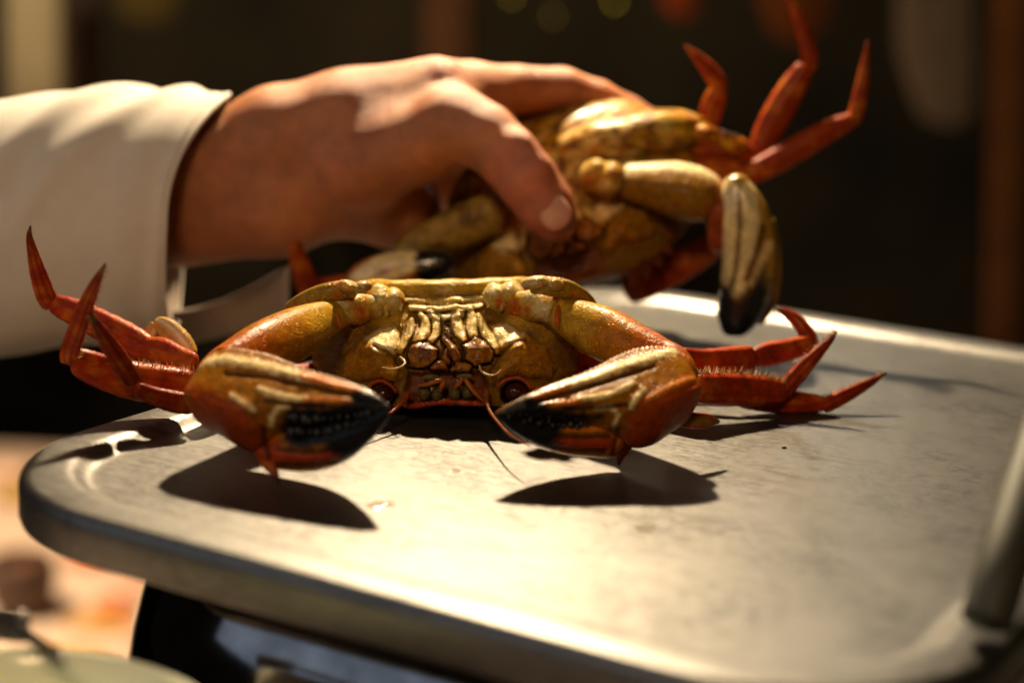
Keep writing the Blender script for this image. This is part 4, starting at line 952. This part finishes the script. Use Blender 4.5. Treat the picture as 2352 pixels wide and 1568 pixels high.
leg2([[(960, 660, 13.4, 26), (880, 655, 13.4, 30), (790, 660, 13.4, 28), (715, 668, 13.4, 24)], [(722, 690, 13.2, 22), (700, 640, 13.0, 26), (682, 580, 12.8, 18), (664, 505, 12.6, 3)]])

# ------------------------------------------------ night market around the stall
BGY = 300
def at(px, py, Y): return P(px, py, Y)
def post(name, x0, x1, y0, y1, Y, mat, label, cat, lean=0):
    a, b = P((x0 + x1) / 2 + lean, y0, Y), P((x0 + x1) / 2 - lean, y1, Y); w = (x1 - x0) / 2 * pxcm(a)
    t = thing(name, label, cat, (b[0], b[1], b[2]))
    V, f, s, th = tube_geo(np.array([b, (a + b) / 2, a]), [w] * 3, [w * .8] * 3, -_f, 12, 28, cap=(0, 0), pw=.35); mesh('shaft', V, f, mat, t)
    return t
PALE = simple('pale_plaster', (.50, .42, .27), .9, nscale=9, var=.15); WOOD = simple('dark_wood', (.34, .12, .022), .7, nscale=12, var=.3)
post('pillar', 22, 152, -120, 700, 230, PALE, 'pale lit pillar behind the sleeve at the upper left', 'pillar')
post('wooden_post', 2270, 2345, -120, 1000, 150, WOOD, 'dark brown wooden post beyond the far right of the scale', 'post', lean=14)
post('wooden_post', 975, 1085, -120, 500, 260, simple('wood_faint', (.12, .045, .012), .8), 'faint brown wooden post rising behind the hand', 'post')
post('door_frame', 165, 230, -120, 700, 250, simple('door_dark', (.035, .014, .008), .8), 'very dark door frame next to the pale pillar', 'door frame')
# small dim bulbs on a wire
BULB = [(1175, -8, (.9, .62, .03), .30), (1270, 38, (.9, .62, .03), .16), (1411, 4, (.9, .62, .03), .42)]
for k, (x, y, c, e) in enumerate(BULB):
    b_ = thing('bulb', ['left of three dim yellow bulbs blurred above the hand', 'middle of three dim yellow bulbs, hanging lowest and faintest', 'right of three dim yellow bulbs, the brightest'][k], 'bulb', P(x, y, 270), 'dim bulbs in the dark background')
    m = simple('bulb_glow_%d' % k, (.1, .1, .08), .4, emit=c, es=e * 4)
    V, f = blob_geo(x, y, 270, 4.2, 5.5, .32, n=14, m=18); mesh('glass', V, f, m, b_)
    V, f, s, th = limb_geo([(x, y - 5, 270, 2.6), (x, y - 16, 270, 2.6)], 1, 6, 12); mesh('cap', V, f, simple('cap_%d' % k, (.03, .03, .03), .5), b_)
# cloths and signs far behind, out of focus
def hanging(name, pts, Y, c, label, cat):
    V, f = plate_geo(pts, Y, 1.5, 1.0); m = simple(name + '_cloth', c, .9, nscale=6, var=.4); mesh(name, V, f, m, None, label=label, cat=cat)
hanging('lantern', [(1520, -60), (1600, -60), (1606, 20), (1570, 44), (1524, 18)], 240, (.55, .085, .015), 'dull red lantern blurred above the held crab', 'lantern')
hanging('jacket', [(2060, -60), (2230, -60), (2235, 270), (2190, 300), (2110, 270), (2060, 120)], 220, (.50, .38, .26), 'grey brown jacket hanging in the dark beside the wooden post', 'jacket')
hanging('banner', [(1730, -60), (1920, -60), (1900, 60), (1820, 110), (1760, 60)], 250, (.34, .09, .015), 'dull orange banner blurred behind the raised crab legs', 'banner')
hanging('awning', [(250, -60), (420, -60), (400, 40), (330, 60), (270, 30)], 250, (.09, .06, .006), 'dim mustard coloured awning corner right of the pale pillar', 'awning')

# neighbouring food counter with a tray, seen left below the platform
def slab(name, x0, x1, y0, y1, z0, z1, mat, **kw):
    V, f = box_geo(((x0 + x1) / 2, (y0 + y1) / 2, (z0 + z1) / 2), XYZ, ((x1 - x0) / 2, (y1 - y0) / 2, (z1 - z0) / 2)); return mesh(name, V, f, mat, smooth=False, **kw)
steel_c = simple('counter_steel', (.10, .085, .07), .5, .3, nscale=8)
V, f = join([box_geo((27, -8, -15.6), XYZ, (37, 51, 1.4)), box_geo((-38, -30, -15.605), XYZ, (28, 29, 1.395))]); mesh('counter', V, f, steel_c, label='dim steel counter on which the scale stands', cat='counter', smooth=False)
LOW = -78.0
lt = G(170, 1330, LOW)
table = thing('low_table', 'low table behind on the left, covered with a pale warm cloth', 'table', (lt[0], lt[1], LOW - 40))
V, f = box_geo((lt[0] - 5, lt[1] + 0, LOW - 1.5), XYZ, (75, 62, 1.5)); mesh('table_top', V, f, simple('table_cloth', (.66, .48, .33), .8, nscale=5, var=.25), table, smooth=False)
for sx in (-1, 1):
    for sy in (-1, 1):
        V, f = box_geo((lt[0] - 5 + sx * 68, lt[1] + sy * 55, LOW - 10), XYZ, (2.5, 2.5, 7)); mesh('table_leg', V, f, WOOD, table, smooth=False)
fcol = [(.60, .17, .05), (.60, .30, .04), (.72, .36, .22), (.42, .26, .05), (.76, .50, .34)]
names = ['orange piece of food by the scale housing, highest of the blurred pile', 'mustard yellow piece of food in the middle of the low table', 'salmon pink piece of food touching the scale housing', 'olive yellow piece of food right under the platform corner', 'pale peach piece of food at the far left of the low table', 'reddish orange piece of food under the platform edge', 'dull yellow piece of food just above the bowl rim', 'pink piece of food tucked below the platform']
for k, (px, py, rx, ry) in enumerate(((270, 1400, 60, 26), (230, 1440, 80, 24), (330, 1470, 46, 34), (70, 1150, 80, 34), (20, 1090, 60, 30), (200, 1290, 54, 24), (170, 1520, 90, 26), (310, 1340, 50, 24))):
    c = G(px, py, LOW); kk = pxcm(c); n, m = 14, 22
    th = np.linspace(0, 2 * np.pi, m, endpoint=False)[None]; ph = np.linspace(-np.pi / 2, np.pi / 2, n)[:, None]
    V = np.stack([c[0] + np.cos(ph) * np.cos(th) * rx * kk, c[1] + np.cos(ph) * np.sin(th) * ry * kk * 1.6, c[2] + ry * kk * .5 + np.sin(ph) * ry * kk * .6 + 0 * th], -1).reshape(-1, 3)
    V = c + (V - c) * (1 + .5 * (fbm(V, .3, k) - .5))[:, None]
    mesh('food_piece', V, grid_faces(n, m).tolist(), simple('food_%d' % k, fcol[k % 5], .45, nscale=60, var=.2), label=names[k], cat='food', group='pieces of food on the low table')
# dark round bowl on the low table
def lathe(name, c, prof, mat, parent, m=48, sx=1):
    th = np.linspace(0, 2 * np.pi, m, endpoint=False)
    V = np.array([[c[0] + r * math.cos(a), c[1] + r * math.sin(a), c[2] + z] for r, z in prof for a in th]); return mesh(name, V, grid_faces(len(prof), m).tolist(), mat, parent)
c = G(50, 1405, LOW); pot = thing('sauce_bowl', 'dark brown round bowl blurred on the low table at the left edge', 'bowl', c)
lathe('bowl_side', c, [(.1, 0), (3.0, 0), (4.4, 2.0), (4.8, 5.0), (4.4, 7.4), (4.0, 7.8), (3.8, 7.4), (4.1, 5.0), (3.4, 2.2), (.1, 1.5)], simple('pot_brown', (.060, .030, .018), .5), pot)
lathe('sauce_fill', c, [(.05, 6.0), (2.5, 5.95), (4.05, 5.9)], simple('sauce', (.14, .05, .01), .4), pot)

# pale bowl rim at the bottom left corner, close to the lens
c = P(-15, 1725, -20)
top = c[2] + .35; hb = (top + 14.09) / 4.6
bowl = thing('bowl', 'deep pale green ceramic bowl, its rim cutting the bottom left corner', 'bowl', (c[0], c[1], -14.09))
R_ = 5.1
lathe('bowl_body', (c[0], c[1], top), [(.1, -4.6 * hb), (2.6, -4.6 * hb), (4.0, -3.2 * hb), (R_ - .25, -.5), (R_, -.08), (R_ - .06, 0), (R_ - .2, .03), (R_ - .32, -.08), (R_ - .6, -.7), (3.6, -3.0 * hb), (2.0, -4.1 * hb), (.1, -4.2 * hb)], simple('celadon', (.78, .79, .60), .18, nscale=30, var=.06, coat=.5), bowl, m=80)
PAPER = simple('paper', (.78, .62, .50), .8, nscale=20, var=.1)  # for two unseen sheets, added so the housing has something pale to reflect
slab('paper_reflector', -62, -24, -48, -9.5, -14.2, -14.1, PAPER, label='larger pale paper added on the counter, unseen, to be mirrored in the shiny scale housing', cat='paper')
slab('paper_reflector', -21, 2, -48, 2, -14.2, -14.1, PAPER, label='smaller pale paper added under the pale green bowl, unseen, to be mirrored in the scale', cat='paper')
# dark metal tongs between bowl and tray
tongs = thing('tongs', 'dark metal tongs lying behind the pale bowl', 'tongs', P(60, 1470, -16))
for k, (a, b, w) in enumerate((((-60, 1425, -15), (62, 1440, -16), 36), ((40, 1440, -16.1), (150, 1520, -19), 15), ((90, 1500, -17.5), (140, 1492, -18), 12))):
    A, B = P(*a), P(*b); V, f, s, th = tube_geo(np.array([A, (A + B) / 2, B]), [w * pxcm(A)] * 3, [w * pxcm(A) * .5] * 3, -_f, 10, 20, cap=(.04, .04), pw=.4)
    mesh('tong_arm' if k < 2 else 'tong_pivot', V, f, simple('tong_metal_%d' % k, (.10, .09, .085), .35, .8), tongs)
